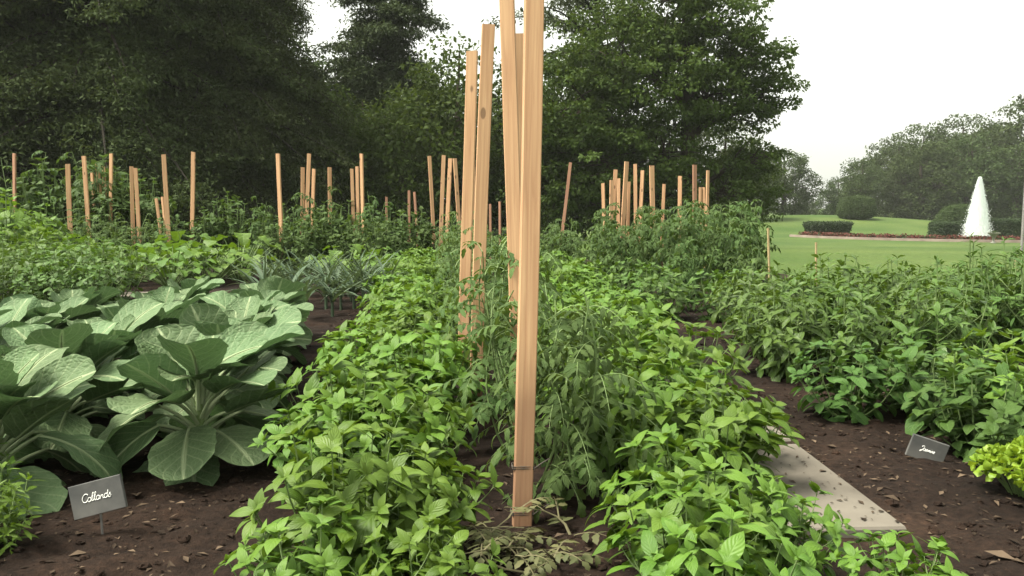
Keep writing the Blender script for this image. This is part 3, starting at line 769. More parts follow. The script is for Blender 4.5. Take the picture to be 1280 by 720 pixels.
prng = np.random.default_rng(100)
def line_of(kind, protos, pts, lab, cat, group, sc=(.88, 1.12), jit=.03, stretch=1.0):
    n = len(pts)
    for i, p in enumerate(pts):
        s = prng.uniform(*sc) * (p[2] if len(p) > 2 else 1)
        x, y = p[0] + prng.normal(0, jit), p[1] + prng.normal(0, jit)
        place(kind, protos[int(prng.integers(len(protos)))], (x, y, .02), prng.uniform(0, 6.28), (s, s, s * stretch * prng.uniform(.93, 1.07)), lab.format(ordn(i, n)), cat, group, (prng.normal(0, .10), prng.normal(0, .10)))

# --- basil
bas = [bush(200 + i, .38, .28, 13, .114, .47, beta(.66, 1.12), 'basil', 4, .26, 1.05, .22, .20, 3, 4, 7, wave=0, pet=.16, lowfrac=.25, rosette=5, up=.8) for i in range(4)]
ys = np.arange(2.1, 12.2, .44)
line_of('basil_plant', bas, [(-.54 - .090 * (y - 2.4) + .05 * (y < 2.8), y, .9 if y < 2.8 else .96) for y in ys], '{} basil plant of the outer line beside the collards', 'basil plant', 'basil left of the stakes', (.82, 1.16), .05)
ys = np.array([2.95, 3.5, 3.9, 4.7, 5.1, 5.9, 6.6, 7.1, 8.0, 8.7, 9.2, 10.1, 11.])
line_of('basil_plant', bas, [(-.34 - .090 * (y - 2.4), y, .92 if y < 3 else 1) for y in ys], '{} basil plant of the inner line left of the tomatoes', 'basil plant', 'basil left of the stakes')
ys = np.arange(1.75, 10.5, .43)
line_of('basil_plant', bas, [(.50 + .28 * float(sstep(1.7, 3.1, y)) - .03 * max(0, y - 5), y, .86 + .16 * (y > 2.7)) for y in ys], '{} basil plant of the outer line beside the stone slabs', 'basil plant', 'basil right of the stakes', (.85, 1.16), .05)
ys = np.array([2.95, 3.45, 4.1, 4.5, 5.2, 5.8, 6.3, 7.0, 7.6, 8.4, 9.2, 10.])
line_of('basil_plant', bas, [(.44 - .030 * (y - 2.4), y) for y in ys], '{} basil plant of the inner line right of the tomatoes', 'basil plant', 'basil right of the stakes')
place('basil_plant', bas[1], (.93, 1.84, .0), 1, .58, 'single low basil plant at the near end of the stone slabs', 'basil plant')

for i, (x, y, s, lab) in enumerate(((-.28, 2.12, .82, 'low basil plant filling the near end between the left basil and the stake'), (-.64, 2.66, .85, 'basil plant spilling out over the soil opposite the Collards sign'),
                                (.44, 1.98, .85, 'basil plant at the very near end right of the withered cuttings'), (-.47, 1.82, .72, 'basil plant at the lowest near end of the left basil'), (-.20, 1.80, .62, 'small basil plant at the near end, left of the withered cuttings'),
                                (.70, 2.04, .66, 'basil plant overlapping the near corner of the stone slab'), (.62, 2.72, .95, 'basil plant tucked between the lines right of the nearest stake'))):
    place('basil_plant', bas[i % 4], (x, y, .02), i * 1.9, s, lab, 'basil plant')
# --- tomatoes on the central stakes
tom = [compound(300 + i, .80, .27, 6, 13, .30, .062, 'tomato', 4) for i in range(3)]
leggy = compound(306, .72, .27, 4, 8, .30, .062, 'tomato', 4)
place('tomato_plant', leggy, (.26, 2.62, .02), 2.0, .9, 'low grey-green tomato plant leaning out right of the nearest stake', 'tomato plant', 'tomatoes on the central stakes')
tomys = [2.62, 3.1, 3.75, 4.4, 5.1, 5.9, 6.7, 7.6, 8.6, 9.7, 10.8, 12]
line_of('tomato_plant', tom, [(.10 - .09 * (y - 2.4), y, .95 if y < 3 else 1.0) for y in tomys], '{} grey-green tomato plant along the central stakes', 'tomato plant', 'tomatoes on the central stakes', (.95, 1.08), .02)
dry = compound(310, .16, .24, 7, 5, .12, .036, 'dry', 3, 'woody', .45, .004)
place('dry_tomato_plant', dry, (.10, 2.12, .02), .6, (1.6, 1.2, .75), 'withered brown tomato cuttings at the foot of the nearest stake', 'dried plant')

# --- collards: every big leaf a part
def collard_leaf(seed, bl, bw, pl, bend, curl, cup, wave):
    "stalk along +Y, blade bending down by `bend` so that its upper face looks outward"
    rng = np.random.default_rng(seed); g = Geo()
    pet = curve((0, 0, 0), (0, pl, 0), (0, 0, .008), 6)
    tube(g, pet, np.linspace(.0072, .0052, 6), 6, 1.0)
    g.UV[-1][:, 0] = .5; g.UV[-1][:, 1] = .02          # stalk takes the pale rib colour
    D = np.array([0, math.cos(bend), -math.sin(bend)]); Nn = np.array([0, math.sin(bend), math.cos(bend)])
    rag = rng.uniform(0, 6.28, 3)
    sh = lambda v: np.sqrt(np.clip(1 - (2 * v - 1) ** 2, 0, 1)) ** .9 * (.76 + .26 * v) * (1 + .035 * np.sin(v * 17 + rag[0]) + .03 * np.sin(v * 29 + rag[1]))
    leaves(g, rng, [(0, pl - .008, 0)], D, Nn, bl, bw, curl, -cup * .25, -cup, sh, 16, 22, wave, 1.7, rnd=rng.uniform(.1, .9), round_tip=True)
    c = curl; v = np.linspace(0, .84, 10)
    y = bl * np.sin(c * v) / c; z = -bl * (1 - np.cos(c * v)) / c + .001
    rib = np.array([0, pl - .008, 0]) + y[:, None] * D + z[:, None] * Nn
    tube(g, rib, np.linspace(.005, .001, 10), 6, 1.0); g.UV[-1][:, 0] = .5; g.UV[-1][:, 1] = .5
    return g.mesh('collard_leaf', M['collard'])
cl_out = [collard_leaf(400 + i, .225 + .02 * (i % 3), .205 + .02 * (i % 2), .11 + .02 * (i % 3), RAD(30 + 8 * (i % 3)), .55 + .2 * (i % 3), .22, .020 + .005 * (i % 3)) for i in range(6)]
cl_big = [collard_leaf(410 + i, .225 + .02 * (i % 3), .215 + .02 * (i % 2), .10 + .02 * (i % 3), RAD(4 + 5 * (i % 3)), .25 + .22 * (i % 3), .42 - .06 * (i % 2), .016 + .005 * (i % 3)) for i in range(6)]
cl_mid = [collard_leaf(420 + i, .19, .17, .09, RAD(16 + 6 * i), .3 + .15 * i, .42, .024) for i in range(4)]
cl_small = [collard_leaf(430 + i, .10, .08, .03, 0, -.3 + .2 * i, .5, .02) for i in range(3)]
g = Geo(); tube(g, [(0, 0, -.02), (.003, .002, .12), (0, 0, .22)], [.017, .015, .010], 8)
cstem = g.mesh('collard_stem', M['stem'])
def collard(loc, sc, label, seed):
    rng = np.random.default_rng(seed)
    t = thing('collard_plant', label, 'collard plant', loc, (0, 0, 0), sc, 'collard greens in the bed')
    obj('stem', cstem, t)
    n = 36
    for i in range(n):
        f = i / (n - 1); az = i * 2.399 + rng.normal(0, .2)
        el = RAD(np.interp(f, [0, .42, .43, .76, 1], [2, 34, 42, 66, 86])) + rng.normal(0, .14)
        pool = cl_out if f < .42 else (cl_big if f < .76 else (cl_mid if f < .9 else cl_small))
        me = pool[int(rng.integers(len(pool)))]
        s = rng.uniform(.88, 1.12) * (.8 if f < .12 else 1)
        z = .035 + .20 * f
        # yaw az, then pitch up: local +Y is the leaf axis
        o = obj('leaf', me, t, (0.012 * math.cos(az + PI / 2), .012 * math.sin(az + PI / 2), z))
        o.rotation_mode = 'ZYX' if False else 'XYZ'
        o.rotation_euler = (el, rng.normal(0, .22), az)
        o.scale = (s, s, s)
cpos = [(-1.20, 3.02, 1.2, 'big front collard plant spreading over the bare soil right of the Collards sign'),
        (-1.76, 2.66, 1.1, 'collard plant just left of the big front one, above the Collards sign')]
for row, (x0, dx, y0, nrow, txt) in enumerate(((-1.33, -.115, 3.62, 5, 'row along the soil path'), (-1.86, -.115, 3.28, 6, 'middle collard row'), (-2.42, -.12, 3.02, 5, 'outer collard row'))):
    for q in range(nrow):
        cpos.append((x0 + dx * q, y0 + .56 * q, 1.08 - .02 * q, f'collard plant, {ordn(q, nrow)} in the {txt} behind the two front plants'))
for i, (x, y, s, lab) in enumerate(cpos): collard((x, y, .02), s, lab, 450 + i)

# --- corner herb, lower left
herb = [bush(500 + i, .26, .17, 15, .055, .30, beta(.8, .9), 'bright', 7, .1, .5, .15, .05, 2, 2, 4, 0, rosette=5, whorl=3, lowfrac=.25) for i in range(2)]
for i, (x, y, lab) in enumerate(((-1.52, 2.18, 'narrow-leaved herb nearest the Collards sign'), (-1.72, 2.42, 'narrow-leaved herb behind its neighbour, left of the Collards sign'), (-1.62, 1.9, 'narrow-leaved herb at the very corner below the collards'))):
    place('herb_plant', herb[i % 2], (x, y, .02), i * 2., 1.0, lab, 'herb', 'narrow-leaved herbs by the sign')

# --- peppers
pep = [bush(520 + i, .60, .33, 15, .138, .36, beta(.85, 1.0), 'pepper', 6, .55, .9, .22, .0, 3, 3, 5, .03, rosette=4, pet=.22, up=.30, lowfrac=.22) for i in range(3)]
rows = [('front', [(1.46 + .40 * i, 4.50 - .06 * i, .95) for i in range(7)]), ('middle', [(1.56 + .42 * i, 5.10 - .05 * i, 1.0) for i in range(8)]),
        ('third', [(1.70 + .44 * i, 5.7 - .05 * i, 1.02) for i in range(9)]), ('back', [(2.0 + .46 * i, 6.35 - .05 * i, 1.0) for i in range(9)])]
rown = {'front': 'front pepper row', 'middle': 'second pepper row', 'third': 'third pepper row', 'back': 'rear pepper row'}
for nm, pts in rows:
    for i, p in enumerate(pts[:3] if nm == 'front' else pts):
        s = prng.uniform(.9, 1.1) * p[2]
        place('pepper_plant', pep[int(prng.integers(3))], (p[0] + .10 + prng.normal(0, .05), p[1] + .12 + prng.normal(0, .05), .02), prng.uniform(0, 6.28), s * .93,
              f'glossy pepper plant, {ORD[i]} from the basil end of the {rown[nm]}', 'pepper plant', 'pepper plants in rows')

# --- leafy bushes right front
mnt = [bush(540 + i, .36, .27, 13, .095, .58, beta(.6, .9), 'mint', 6, .3, .8, .14, .1, 2, 4, 5, .03, rosette=4) for i in range(2)]
mntb = [bush(545 + i, .38, .27, 13, .095, .54, beta(.65, .95), 'mintb', 6, .3, .8, .14, .1, 2, 4, 5, .03, rosette=5) for i in range(2)]
for i, (x, y, s, pr, lab) in enumerate((
        (1.66, 3.70, .95, mnt, 'dark leafy bush at the left tip of the bed behind the small slate sign'),
        (1.98, 3.45, 1.0, mnt, 'dark leafy bush directly behind the small slate sign'),
        (2.02, 3.80, .95, mnt, 'dark leafy bush between the sign and the peppers'),
        (1.93, 3.10, .92, mnt, 'leafy bush right beside the small slate sign'),
        (2.30, 3.25, 1.05, mntb, 'bright leafy bush above the lime-green parsley'),
        (2.36, 3.68, 1.0, mntb, 'bright leafy bush behind the others on the right, before the peppers'),
        (2.62, 3.50, 1.05, mntb, 'bright leafy bush at the right edge behind the parsley'),
        (2.15, 2.78, .85, mnt, 'leafy bush partly behind the lime-green parsley'),
        (2.72, 3.05, 1.0, mntb, 'bright leafy bush farthest right'))):
    place('leafy_bush', pr[i % 2], (x - .08, y, .02), i * 1.3, s * 1.05, lab, 'bush', 'leafy bushes behind the slate sign')

wis = [bush(590 + i, .78, .34, 7, .13, .24, beta(.85, 1.0), 'mint', 8, .4, .8, .2, .0, 1, 2, 5, .0, rosette=4, pet=.2, lowfrac=.25) for i in range(2)]
for i, (px, y, s) in enumerate(sorted(((1195, 5.2, .92), (1235, 5.5, 1.0), (1268, 5.1, .95), (1215, 6.0, 1.0), (1255, 6.2, 1.02)))):
    place('tall_herb', wis[i % 2], (px_x(px, y), y, .02), i * 1.2, s, f'thin wispy herb standing above the peppers, {ORD[i]} counting from the basil side', 'herb', 'wispy herbs above the peppers')

# --- lime parsley
def curly(seed):
    rng = np.random.default_rng(seed); gs, gl = Geo(), Geo()
    for i in range(46):
        a = i * 2.399; r = .13 * math.sqrt(i / 46); z = .16 - r * .45 + rng.uniform(-.02, .02)
        q = np.array([math.cos(a) * r, math.sin(a) * r, z])
        tube(gs, curve((q[0] * .2, q[1] * .2, 0), q, (0, 0, .015), 5), .002, 4)
        k = 16
        d = unit(rng.normal(size=(k, 3)) + [0, 0, .5]); P = q + d * .008
        leaves(gl, rng, P, d, rng.normal(size=(k, 3)), rng.uniform(.018, .034, k), rng.uniform(.02, .03, k), rng.uniform(-1, 2, k), .3, 0, beta(.5, .35), 4, 3, .16, 1.6)
    return [('stem', gs.mesh('parsley_stem', M['stem'])), ('leaves', gl.mesh('parsley_leaves', M['lettuce']))]
par = curly(560)
for i, (x, y, s, lab) in enumerate(((1.72, 2.62, 1.1, 'lime-green curly parsley clump nearest the slate sign'), (1.92, 2.50, 1.15, 'lime-green curly parsley clump at the right edge'), (1.80, 2.36, .85, 'lowest lime-green curly parsley clump beside the soil'))):
    place('parsley_plant', par, (x, y, .02), i * 2.1, s, lab, 'parsley', 'lime-green parsley')

# --- right-hand tomatoes
vin = [compound(570 + i, 1.0, .42, 7, 13, .30, .10, 'dtomato', 3) for i in range(3)]
pts = []
for r_, (x0, n, y, s) in enumerate(((1.75, 4, 7.7, .80), (1.15, 6, 8.7, .92), (.95, 6, 9.7, .95), (.8, 6, 10.7, .95), (.75, 6, 11.7, .95))):
    for i in range(n): pts.append((r_, i, x0 + .58 * i, y - .05 * i, s * (.78 if (i == 0 or r_ == 0) else 1)))
pts = [q for q in pts if q[2] < px_x(955, q[3], .5)]
for r_, i, x, y, s in pts:
    place('tomato_plant', vin[int(prng.integers(3))], (x + prng.normal(0, .05), y + prng.normal(0, .06), .02), prng.uniform(0, 6.28), s * prng.uniform(.92, 1.08),
          f'dark green tomato vine, {ORD[i]} from the basil in the {ORD[r_]} row right of the path', 'tomato plant', 'tomato vines on the right stakes')
bn = [bush(580 + i, .45, .26, 11, .10, .62, beta(.5, .8), 'bean', 5, .3, .7, .1, .1, 1, 4, 4, .02) for i in range(2)]
for i, (x, y) in enumerate(sorted(((1.36, 7.0), (1.3, 7.6), (1.75, 6.9), (2.15, 6.95), (1.26, 8.2)))):
    place('bean_bush', bn[i % 2], (x, y, .02), i, 1.05, f'low green bean bush, {ORD[i]} from the basil at the foot of the right vines', 'bean bush', 'bean bushes by the tomato vines')

# --- leeks
def leek(seed):
    rng = np.random.default_rng(seed); gs, gl = Geo(), Geo()
    tube(gs, [(0, 0, -.02), (0, 0, .08), (0, 0, .16)], [.014, .013, .011], 7)
    n = 11; a0 = rng.uniform(0, PI)
    strap = lambda v: np.clip((1 - v) * 1.6, 0, 1) ** .8 * np.clip(v / .02 + .75, 0, 1)
    for i in range(n):
        a = a0 + (i % 2) * PI + rng.normal(0, .55); e = rng.uniform(.5, 1.35)
        d = np.array([math.cos(a) * math.cos(e), math.sin(a) * math.cos(e), math.sin(e)])
        leaves(gl, rng, [(0, 0, .10 + .007 * i)], d, [-math.cos(a), -math.sin(a), 1.2], rng.uniform(.34, .52), rng.uniform(.022, .034), rng.uniform(.3, 1.9), .5, 0, strap, 2, 9)
    return [('stem', gs.mesh('leek_shaft', M['leek'])), ('leaves', gl.mesh('leek_leaves', M['leek']))]
lk = [leek(600 + i) for i in range(4)]
for r_ in range(4):
    for i in range(9):
        y = 7.6 + .62 * r_; x = px_x(322, y) + i * .15 + .05 * r_
        place('leek_plant', lk[int(prng.integers(4))], (x + prng.normal(0, .03), y + prng.normal(0, .06), .02), prng.uniform(0, 6.28), prng.uniform(.9, 1.15),
              f'blue-green leek, {ORD[i]} from the left in the {ORD[r_]} leek row behind the collards', 'leek', 'leeks behind the collards')
lkd = leek(620)
for i, (x, y, lab) in enumerate(((-1.62, 7.2, 'leek splaying its long leaves over the bare soil'), (-1.8, 6.9, 'leek with drooping leaves at the end of the collard row'))):
    place('leek_plant', lkd, (x, y, .02), i * 2, 1.1, lab, 'leek', 'leeks behind the collards')

# --- squash, potatoes, beans on the left
def squash(seed, n=24, hh=.45, sp=.5, ls=.22):
    rng = np.random.default_rng(seed); gs, gl = Geo(), Geo()
    sh = lambda v: (np.clip(v / .12, 0, 1) ** .5) * np.sqrt(np.clip(1 - v, 0, 1)) * (1 - .22 * (np.sin(v * 14) > .2))
    for i in range(n):
        a = i * 2.399; r = sp * math.sqrt((i + .5) / n); z = hh * (1.05 - .4 * (r / sp) ** 2) * rng.uniform(.35, 1.15)
        q = np.array([math.cos(a) * r, math.sin(a) * r, z])
        tube(gs, curve((q[0] * .15, q[1] * .15, 0), q, (0, 0, .05), 6), np.linspace(.007, .005, 6), 6)
        d = np.array([math.cos(a), math.sin(a), rng.uniform(-.45, .2)])
        l = ls * rng.uniform(.75, 1.2)
        leaves(gl, rng, [q - unit(d) * l * .25], d, [rng.normal(0, .25), rng.normal(0, .25), 1], l, l * 1.15, rng.uniform(.2, .9), .22, 0, sh, 8, 9, .035, 2.5)
    return [('stem', gs.mesh('squash_stalk', M['stem'])), ('leaves', gl.mesh('squash_leaves', M['squash']))]
sq = [squash(640 + i, 42, .48, .58, .165) for i in range(2)]
for i, (px, y, s, lab) in enumerate((
        (215, 9.9, .95, 'broad-leaved squash plant behind the bare soil patch'), (262, 10.3, 1.05, 'bright broad-leaved squash plant next to the leeks'),
        (300, 10.8, 1.15, 'broad-leaved squash plant right behind the leeks'), (170, 10.5, 1.0, 'broad-leaved squash plant left of the bright one'),
        (235, 11.3, 1.15, 'broad-leaved squash plant below the tall stakes behind the bright one'), (130, 10.8, 1.15, 'broad-leaved squash plant behind the potato bushes'),
        (430, 10.6, .9, 'low squash plant right of the leeks'), (480, 9.6, .85, 'low squash plant at the end of the bare soil strip'), (470, 10.8, .85, 'low squash plant before the dark bean bushes'),
        (505, 10.4, .75, 'small squash plant at the far end of the left basil'))):
    place('squash_plant', sq[i % 2], (px_x(px, y), y, .02), i * 1.7, s, lab, 'squash plant', 'squash plants behind the leeks')
pot = [bush(660 + i, .52, .32, 13, .085, .62, beta(.5, .75), 'bean', 6, .35, .6, .1, .05, 2, 3, 4, .03) for i in range(2)]
k = 0
for y, pxs in ((7.6, (-5, 60, 112)), (8.3, (10, 62, 110, 150)), (9.0, (-10, 40, 88, 132)), (9.8, (30, 80, 125))):
    for px in pxs:
        place('potato_bush', pot[k % 2], (px_x(px, y), y + prng.normal(0, .08), .02), k * 1.1, prng.uniform(1.0, 1.25), f'green potato bush, {ORD[k]} of those behind the collards counting back from the front', 'potato plant', 'potato bushes behind the collards'); k += 1
brt = [bush(680 + i, .62, .36, 13, .11, .60, beta(.5, .8), 'bright', 6, .35, .7, .1, .1, 2, 3, 4, .03) for i in range(2)]
k = 0
for px, y, s in sorted(((5, 11.0, 1.9), (45, 11.7, 1.6), (-25, 11.6, 2.0), (25, 10.3, 1.3), (75, 10.8, 1.15), (110, 10.4, 1.0))):
    place('bean_bush', brt[k % 2], (px_x(px, y), y, .02), k, s, f'bright yellow-green bean bush, {ORD[k]} counting from the left edge', 'bean bush', 'bright bean bushes'); k += 1
# dark staked rows at the back
tall = [compound(700 + i, 1.25, .42, 7, 13, .30, .10, 'dtomato', 3) for i in range(3)]
dbn = [bush(740 + i, .95, .36, 16, .13, .62, beta(.5, .8), 'dtomato', 8, .4, .7, .1, .05, 2, 3, 4, .03, lowfrac=.12) for i in range(2)]
vines = [(40, 13.2, .95), (75, 13.5, 1.2), (110, 13.6, 1.45), (150, 13.5, 1.4), (185, 13.4, 1.05), (215, 13.0, .8), (262, 13.2, .95), (290, 13.4, 1.1),
         (325, 13.2, .9), (365, 13.0, .95), (395, 12.8, 1.0), (430, 12.9, 1.0), (460, 12.4, .92), (490, 12.2, .92), (515, 12.6, .92), (445, 11.9, .8), (480, 11.7, .78),
         (385, 12.2, .8), (345, 12.4, .72), (-10, 13.4, 1.2), (545, 12.8, .7), (600, 13.0, .66), (650, 13.2, .64), (690, 13.0, .64), (575, 12.2, .6), (625, 12.0, .58),
         (25, 13.7, 1.5), (60, 13.8, 1.65), (132, 13.9, 1.65), (170, 13.8, 1.45), (412, 12.6, .95)]
for k, (px, y, sc_) in enumerate(sorted(vines)):
    leafy = k % 4 != 1
    place('vine_plant', dbn[k % 2] if leafy else tall[k % 3], (px_x(px, y), y, .02), k * .9, sc_ * (1.12 if leafy else 1),
          f'dark vine plant of the rear stakes, {ORD[k]} counting from the left edge', 'vine', 'vines on the rear stakes')

# blue-grey feathery plants between the vines on the left
ga = [compound(720 + i, .85, .40, 8, 12, .26, .055, 'tomato', 4) for i in range(2)]
for i, (px, y, s) in enumerate(sorted(((95, 12.2, 1.0), (130, 12.4, 1.1), (165, 12.3, 1.0), (65, 12.4, .95), (200, 12.4, .85), (147, 11.8, .8)))):
    place('feathery_plant', ga[i % 2], (px_x(px, y), y, .02), i, s, f'grey feathery plant, {ORD[i]} from the left before the left stakes', 'plant', 'grey feathery plants')

# ------------------------------------------------------------------ stakes
def stake_mesh(seed, Lh, wd, th, mat='wood'):
    rng = np.random.default_rng(seed); g = Geo()
    m = 14; z = np.linspace(-.25, Lh, m)
    bx = .006 * np.sin(z * rng.uniform(1, 2.2) + rng.uniform(0, 6)); by = .006 * np.sin(z * rng.uniform(1, 2.2) + rng.uniform(0, 6))
    b = .003; hw, ht = wd / 2, th / 2
    ring = np.array([(-hw + b, -ht), (hw - b, -ht), (hw, -ht + b), (hw, ht - b), (hw - b, ht), (-hw + b, ht), (-hw, ht - b), (-hw, -ht + b)])
    ring = np.vstack([ring, ring[:1]])
    wv = 1 + rng.normal(0, .008, (m, 1, 1))
    V = np.concatenate([ring[None] * wv + np.stack([bx, by], 1)[:, None], np.repeat(z[:, None, None], 9, 1)], 2)
    V[-1, :, 2] += ring[:, 0] * rng.uniform(-.12, .12)
    g.add(V, grid_faces(8, m - 1))
    top = V[-1, :8]; g.add(top, [[0, 1, 2, 3], [0, 3, 4, 7], [4, 5, 6, 7]])
    return g.mesh('stake', M[mat], False)

def stake(base, top, wd, label, group, seed, th=.03, mat='wood', yaw=0, ties=()):
    b = np.array(base, float); t = np.array(top, float); d = t - b; Lh = np.linalg.norm(d)
    me = stake_mesh(seed, Lh, wd, th, mat)
    from mathutils import Vector, Matrix
    zax = Vector(d / Lh); yax = zax.cross(Vector((math.cos(yaw), math.sin(yaw), 0))).normalized(); xax = yax.cross(zax)
    mt = Matrix((xax, yax, zax)).transposed().to_4x4(); mt.translation = Vector(b)
    o = obj('wooden_stake', me); o.matrix_world = mt; tag(o, label, 'garden stake', group)
    for zt in ties:
        g = Geo(); a = np.linspace(0, 2 * PI, 5)[:4]
        hx, hy = wd / 2 + .003, th / 2 + .004
        for k in range(2):
            z0 = zt + k * .006
            tube(g, [(-hx, -hy, z0), (0, -hy - .001, z0 + .001), (hx, -hy, z0), (hx, hy, z0), (-hx, hy, z0 + .002), (-hx, -hy, z0)], .0022, 5)
        tube(g, [(hx, -hy, zt), (hx + .02, -hy - .012, zt + .02), (hx + .05, -.01, zt + .03)], .002, 5)
        obj('twine', g.mesh('twine', M['twine']), o)
    return o

def pixpt(px, py, Y):
    "the point seen at (px, py) that lies Y metres away"
    a = math.atan((py - 360) / FPX) + PITCH
    Z = CAM_H - Y * math.tan(a)
    return (px_x(px, Y, Z), Y, Z)

near = 'pine stakes along the central row'
A = pixpt(651, 672, 2.40)
def to_top(px0, py0, px1, py1, Y0, Y1, zt):
    p0 = np.array(pixpt(px0, py0, Y0)); p1 = np.array(pixpt(px1, py1, Y1)); d = (p1 - p0)
    base = p0 + d * (0 - p0[2]) / d[2]; top = p0 + d * (zt - p0[2]) / d[2]
    return base, top
b, t = to_top(651, 690, 666, 0, 2.36, 2.48, 1.95)
stake(b, t, .058, 'thick pale pine stake standing nearest, tied with dark twine', near, 800, .032, ties=(.075, .215), yaw=.12)
b, t = to_top(645, 380, 635, 0, 3.15, 3.2, 2.0)
stake(b, t, .058, 'pine stake just behind the nearest one, leaning left past the top', near, 801, .03, yaw=-.1)
b, t = to_top(650, 380, 650, 45, 4.1, 4.1, 1.86)
stake(b, t, .060, 'pine stake with its top showing between the two nearest stakes', near, 802, .03, yaw=.1)
b, t = to_top(596, 455, 611, 28, 3.85, 3.9, 1.86)
stake(b, t, .062, 'right and taller of the two pine stakes that lean together', near, 803, .03, yaw=.1)
b, t = to_top(581, 415, 589, 68, 4.4, 4.45, 1.84)
stake(b, t, .060, 'left and shorter of the two pine stakes that lean together', near, 804, .03, yaw=-.1)

rear = 'thin stakes along the rear rows'
def rear_stake(px0, py0, px1, py1, Y, wpx, label, seed, mat='wood'):
    p0 = np.array(pixpt(px0, py0, Y)); p1 = np.array(pixpt(px1, py1, Y)); d = p1 - p0
    base = p0 + d * (0 - p0[2]) / d[2]
    stake(base, p1, wpx * Y / FPX, label, rear, seed, .028, mat, yaw=(seed * .7) % 1 - .5)
RS = [(18, 235, 18, 192, 13.4, 5.2, 'thin stake farthest left above the bright beans', 'redwood'),
      (88, 280, 85, 205, 12.8, 5.2, 'thin reddish stake before the tall vine at left, left of three', 'wood'),
      (109, 255, 105, 195, 13.0, 5.0, 'tall thin stake in the tall vine, leaning left', 'wood'),
      (117, 255, 115, 216, 13.6, 4.2, 'short thin stake just right of the leaning tall one', 'wood'),
      (126, 250, 122, 205, 13.6, 4.4, 'thin stake in the middle of the tall left vine', 'wood'),
      (131, 245, 129, 208, 14.0, 3.8, 'thin stake close beside the stake in the middle of the vine', 'wood'),
      (139, 245, 139, 192, 13.3, 4.4, 'tall straight thin stake at the right end of the tall vine', 'wood'),
      (166, 265, 164, 208, 13.0, 4.4, 'left stake of the close pair above the squash', 'wood'),
      (172, 265, 169, 210, 13.0, 4.4, 'right stake of the close pair above the squash', 'wood'),
      (198, 272, 195, 248, 13.2, 3.6, 'very short stake left of the tall stake behind the squash', 'wood'),
      (206, 280, 203, 246, 13.0, 3.6, 'short stake touching the tall stake behind the squash', 'wood'),
      (210, 283, 205, 193, 12.8, 5.0, 'tall thin stake behind the squash, leaning left', 'wood'),
      (240, 270, 242, 190, 13.2, 4.8, 'tall thin stake alone right of the squash', 'wood'),
      (352, 310, 348, 192, 12.6, 5.4, 'tall thin stake rising from behind the leeks', 'wood'),
      (378, 250, 378, 209, 13.2, 4.6, 'short stake of the three above the vines behind the leeks', 'wood'),
      (384, 248, 386, 192, 13.2, 4.6, 'tallest stake of the three above the vines behind the leeks', 'wood'),
      (392, 245, 393, 211, 13.4, 4.2, 'right short stake of the three above the vines behind the leeks', 'wood'),
      (412, 245, 412, 209, 13.3, 4.6, 'single short stake right of the group of three', 'wood'),
      (441, 262, 440, 211, 13.0, 4.0, 'left stake of the trio near the airy spruce', 'wood'),
      (447, 265, 446, 208, 13.0, 4.0, 'middle stake of the trio near the airy spruce', 'wood'),
      (454, 300, 452, 192, 12.6, 4.4, 'tall right stake of the trio near the airy spruce', 'wood'),
      (483, 265, 483, 246, 14.6, 3., 'stub of a grey stake left of the two small grey ones', 'redwood'),
      (511, 272, 511, 238, 14.6, 3., 'left of the two small grey stakes', 'redwood'),
      (520, 275, 518, 240, 14.6, 3., 'right of the two small grey stakes', 'redwood'),
      (541, 278, 537, 195, 13.4, 4.2, 'thin stake left of the leaning trio in the centre', 'wood'),
      (551, 308, 555, 194, 12.6, 4.8, 'left stake of the leaning trio in the centre', 'wood'),
      (559, 292, 563, 198, 12.9, 5.0, 'middle stake of the leaning trio in the centre', 'wood'),
      (576, 305, 568, 198, 12.8, 4.6, 'right stake of the leaning trio in the centre', 'wood'),
      (593, 300, 592, 198, 13.0, 4.0, 'thin stake seen between the two leaning pine stakes', 'wood'),
      (613, 275, 613, 255, 14.8, 2.8, 'tiny grey stake left of the nearest stakes', 'redwood'),
      (625, 278, 625, 252, 14.8, 2.8, 'tiny grey stake just left of the nearest stakes', 'redwood'),
      (636, 300, 634, 206, 13.0, 4.0, 'thin stake almost hidden behind the nearest stakes', 'wood'),
      (701, 303, 713, 203, 13.4, 3.8, 'grey-brown thin pole leaning right, alone by the dark trees', 'redwood'),
      (755, 300, 754, 229, 12.6, 4.0, 'leftmost short stake of the right vine group', 'wood'),
      (763, 310, 764, 225, 12.2, 4.4, 'second stake of the right vine group', 'wood'),
      (765, 300, 770, 212, 12.4, 4.8, 'right-leaning stake of the right vine group', 'wood'),
      (772, 300, 773, 223, 12.8, 4.2, 'thin stake behind the right-leaning one', 'wood'),
      (779, 285, 783, 202, 12.2, 5.6, 'tallest and thickest stake of the right vine group', 'wood'),
      (785, 290, 786, 227, 12.9, 3.6, 'thin stake touching the tallest one on the right vines', 'wood'),
      (795, 275, 794, 205, 12.8, 4.4, 'tall thin stake right of the thickest one', 'wood'),
      (800, 275, 803, 213, 12.8, 4.4, 'thin stake leaning right in the middle of the right vines', 'wood'),
      (816, 275, 815, 207, 12.0, 6.0, 'thick yellowish stake in the right vines', 'wood'),
      (829, 262, 830, 230, 13.0, 3.8, 'short stake right of the thick yellowish one', 'wood'),
      (850, 260, 850, 220, 12.6, 4.8, 'dull stake left of the dark reddish one', 'wood'),
      (869, 262, 869, 206, 12.2, 5.2, 'dark reddish stake standing upright in the right vines', 'redwood'),
      (875, 262, 875, 234, 12.8, 3.2, 'left short stake right of the dark reddish one', 'wood'),
      (880, 262, 880, 234, 12.8, 3.2, 'right short stake right of the dark reddish one', 'wood'),
      (884, 262, 885, 213, 12.6, 3.8, 'last tall stake of the right vine group', 'wood')]
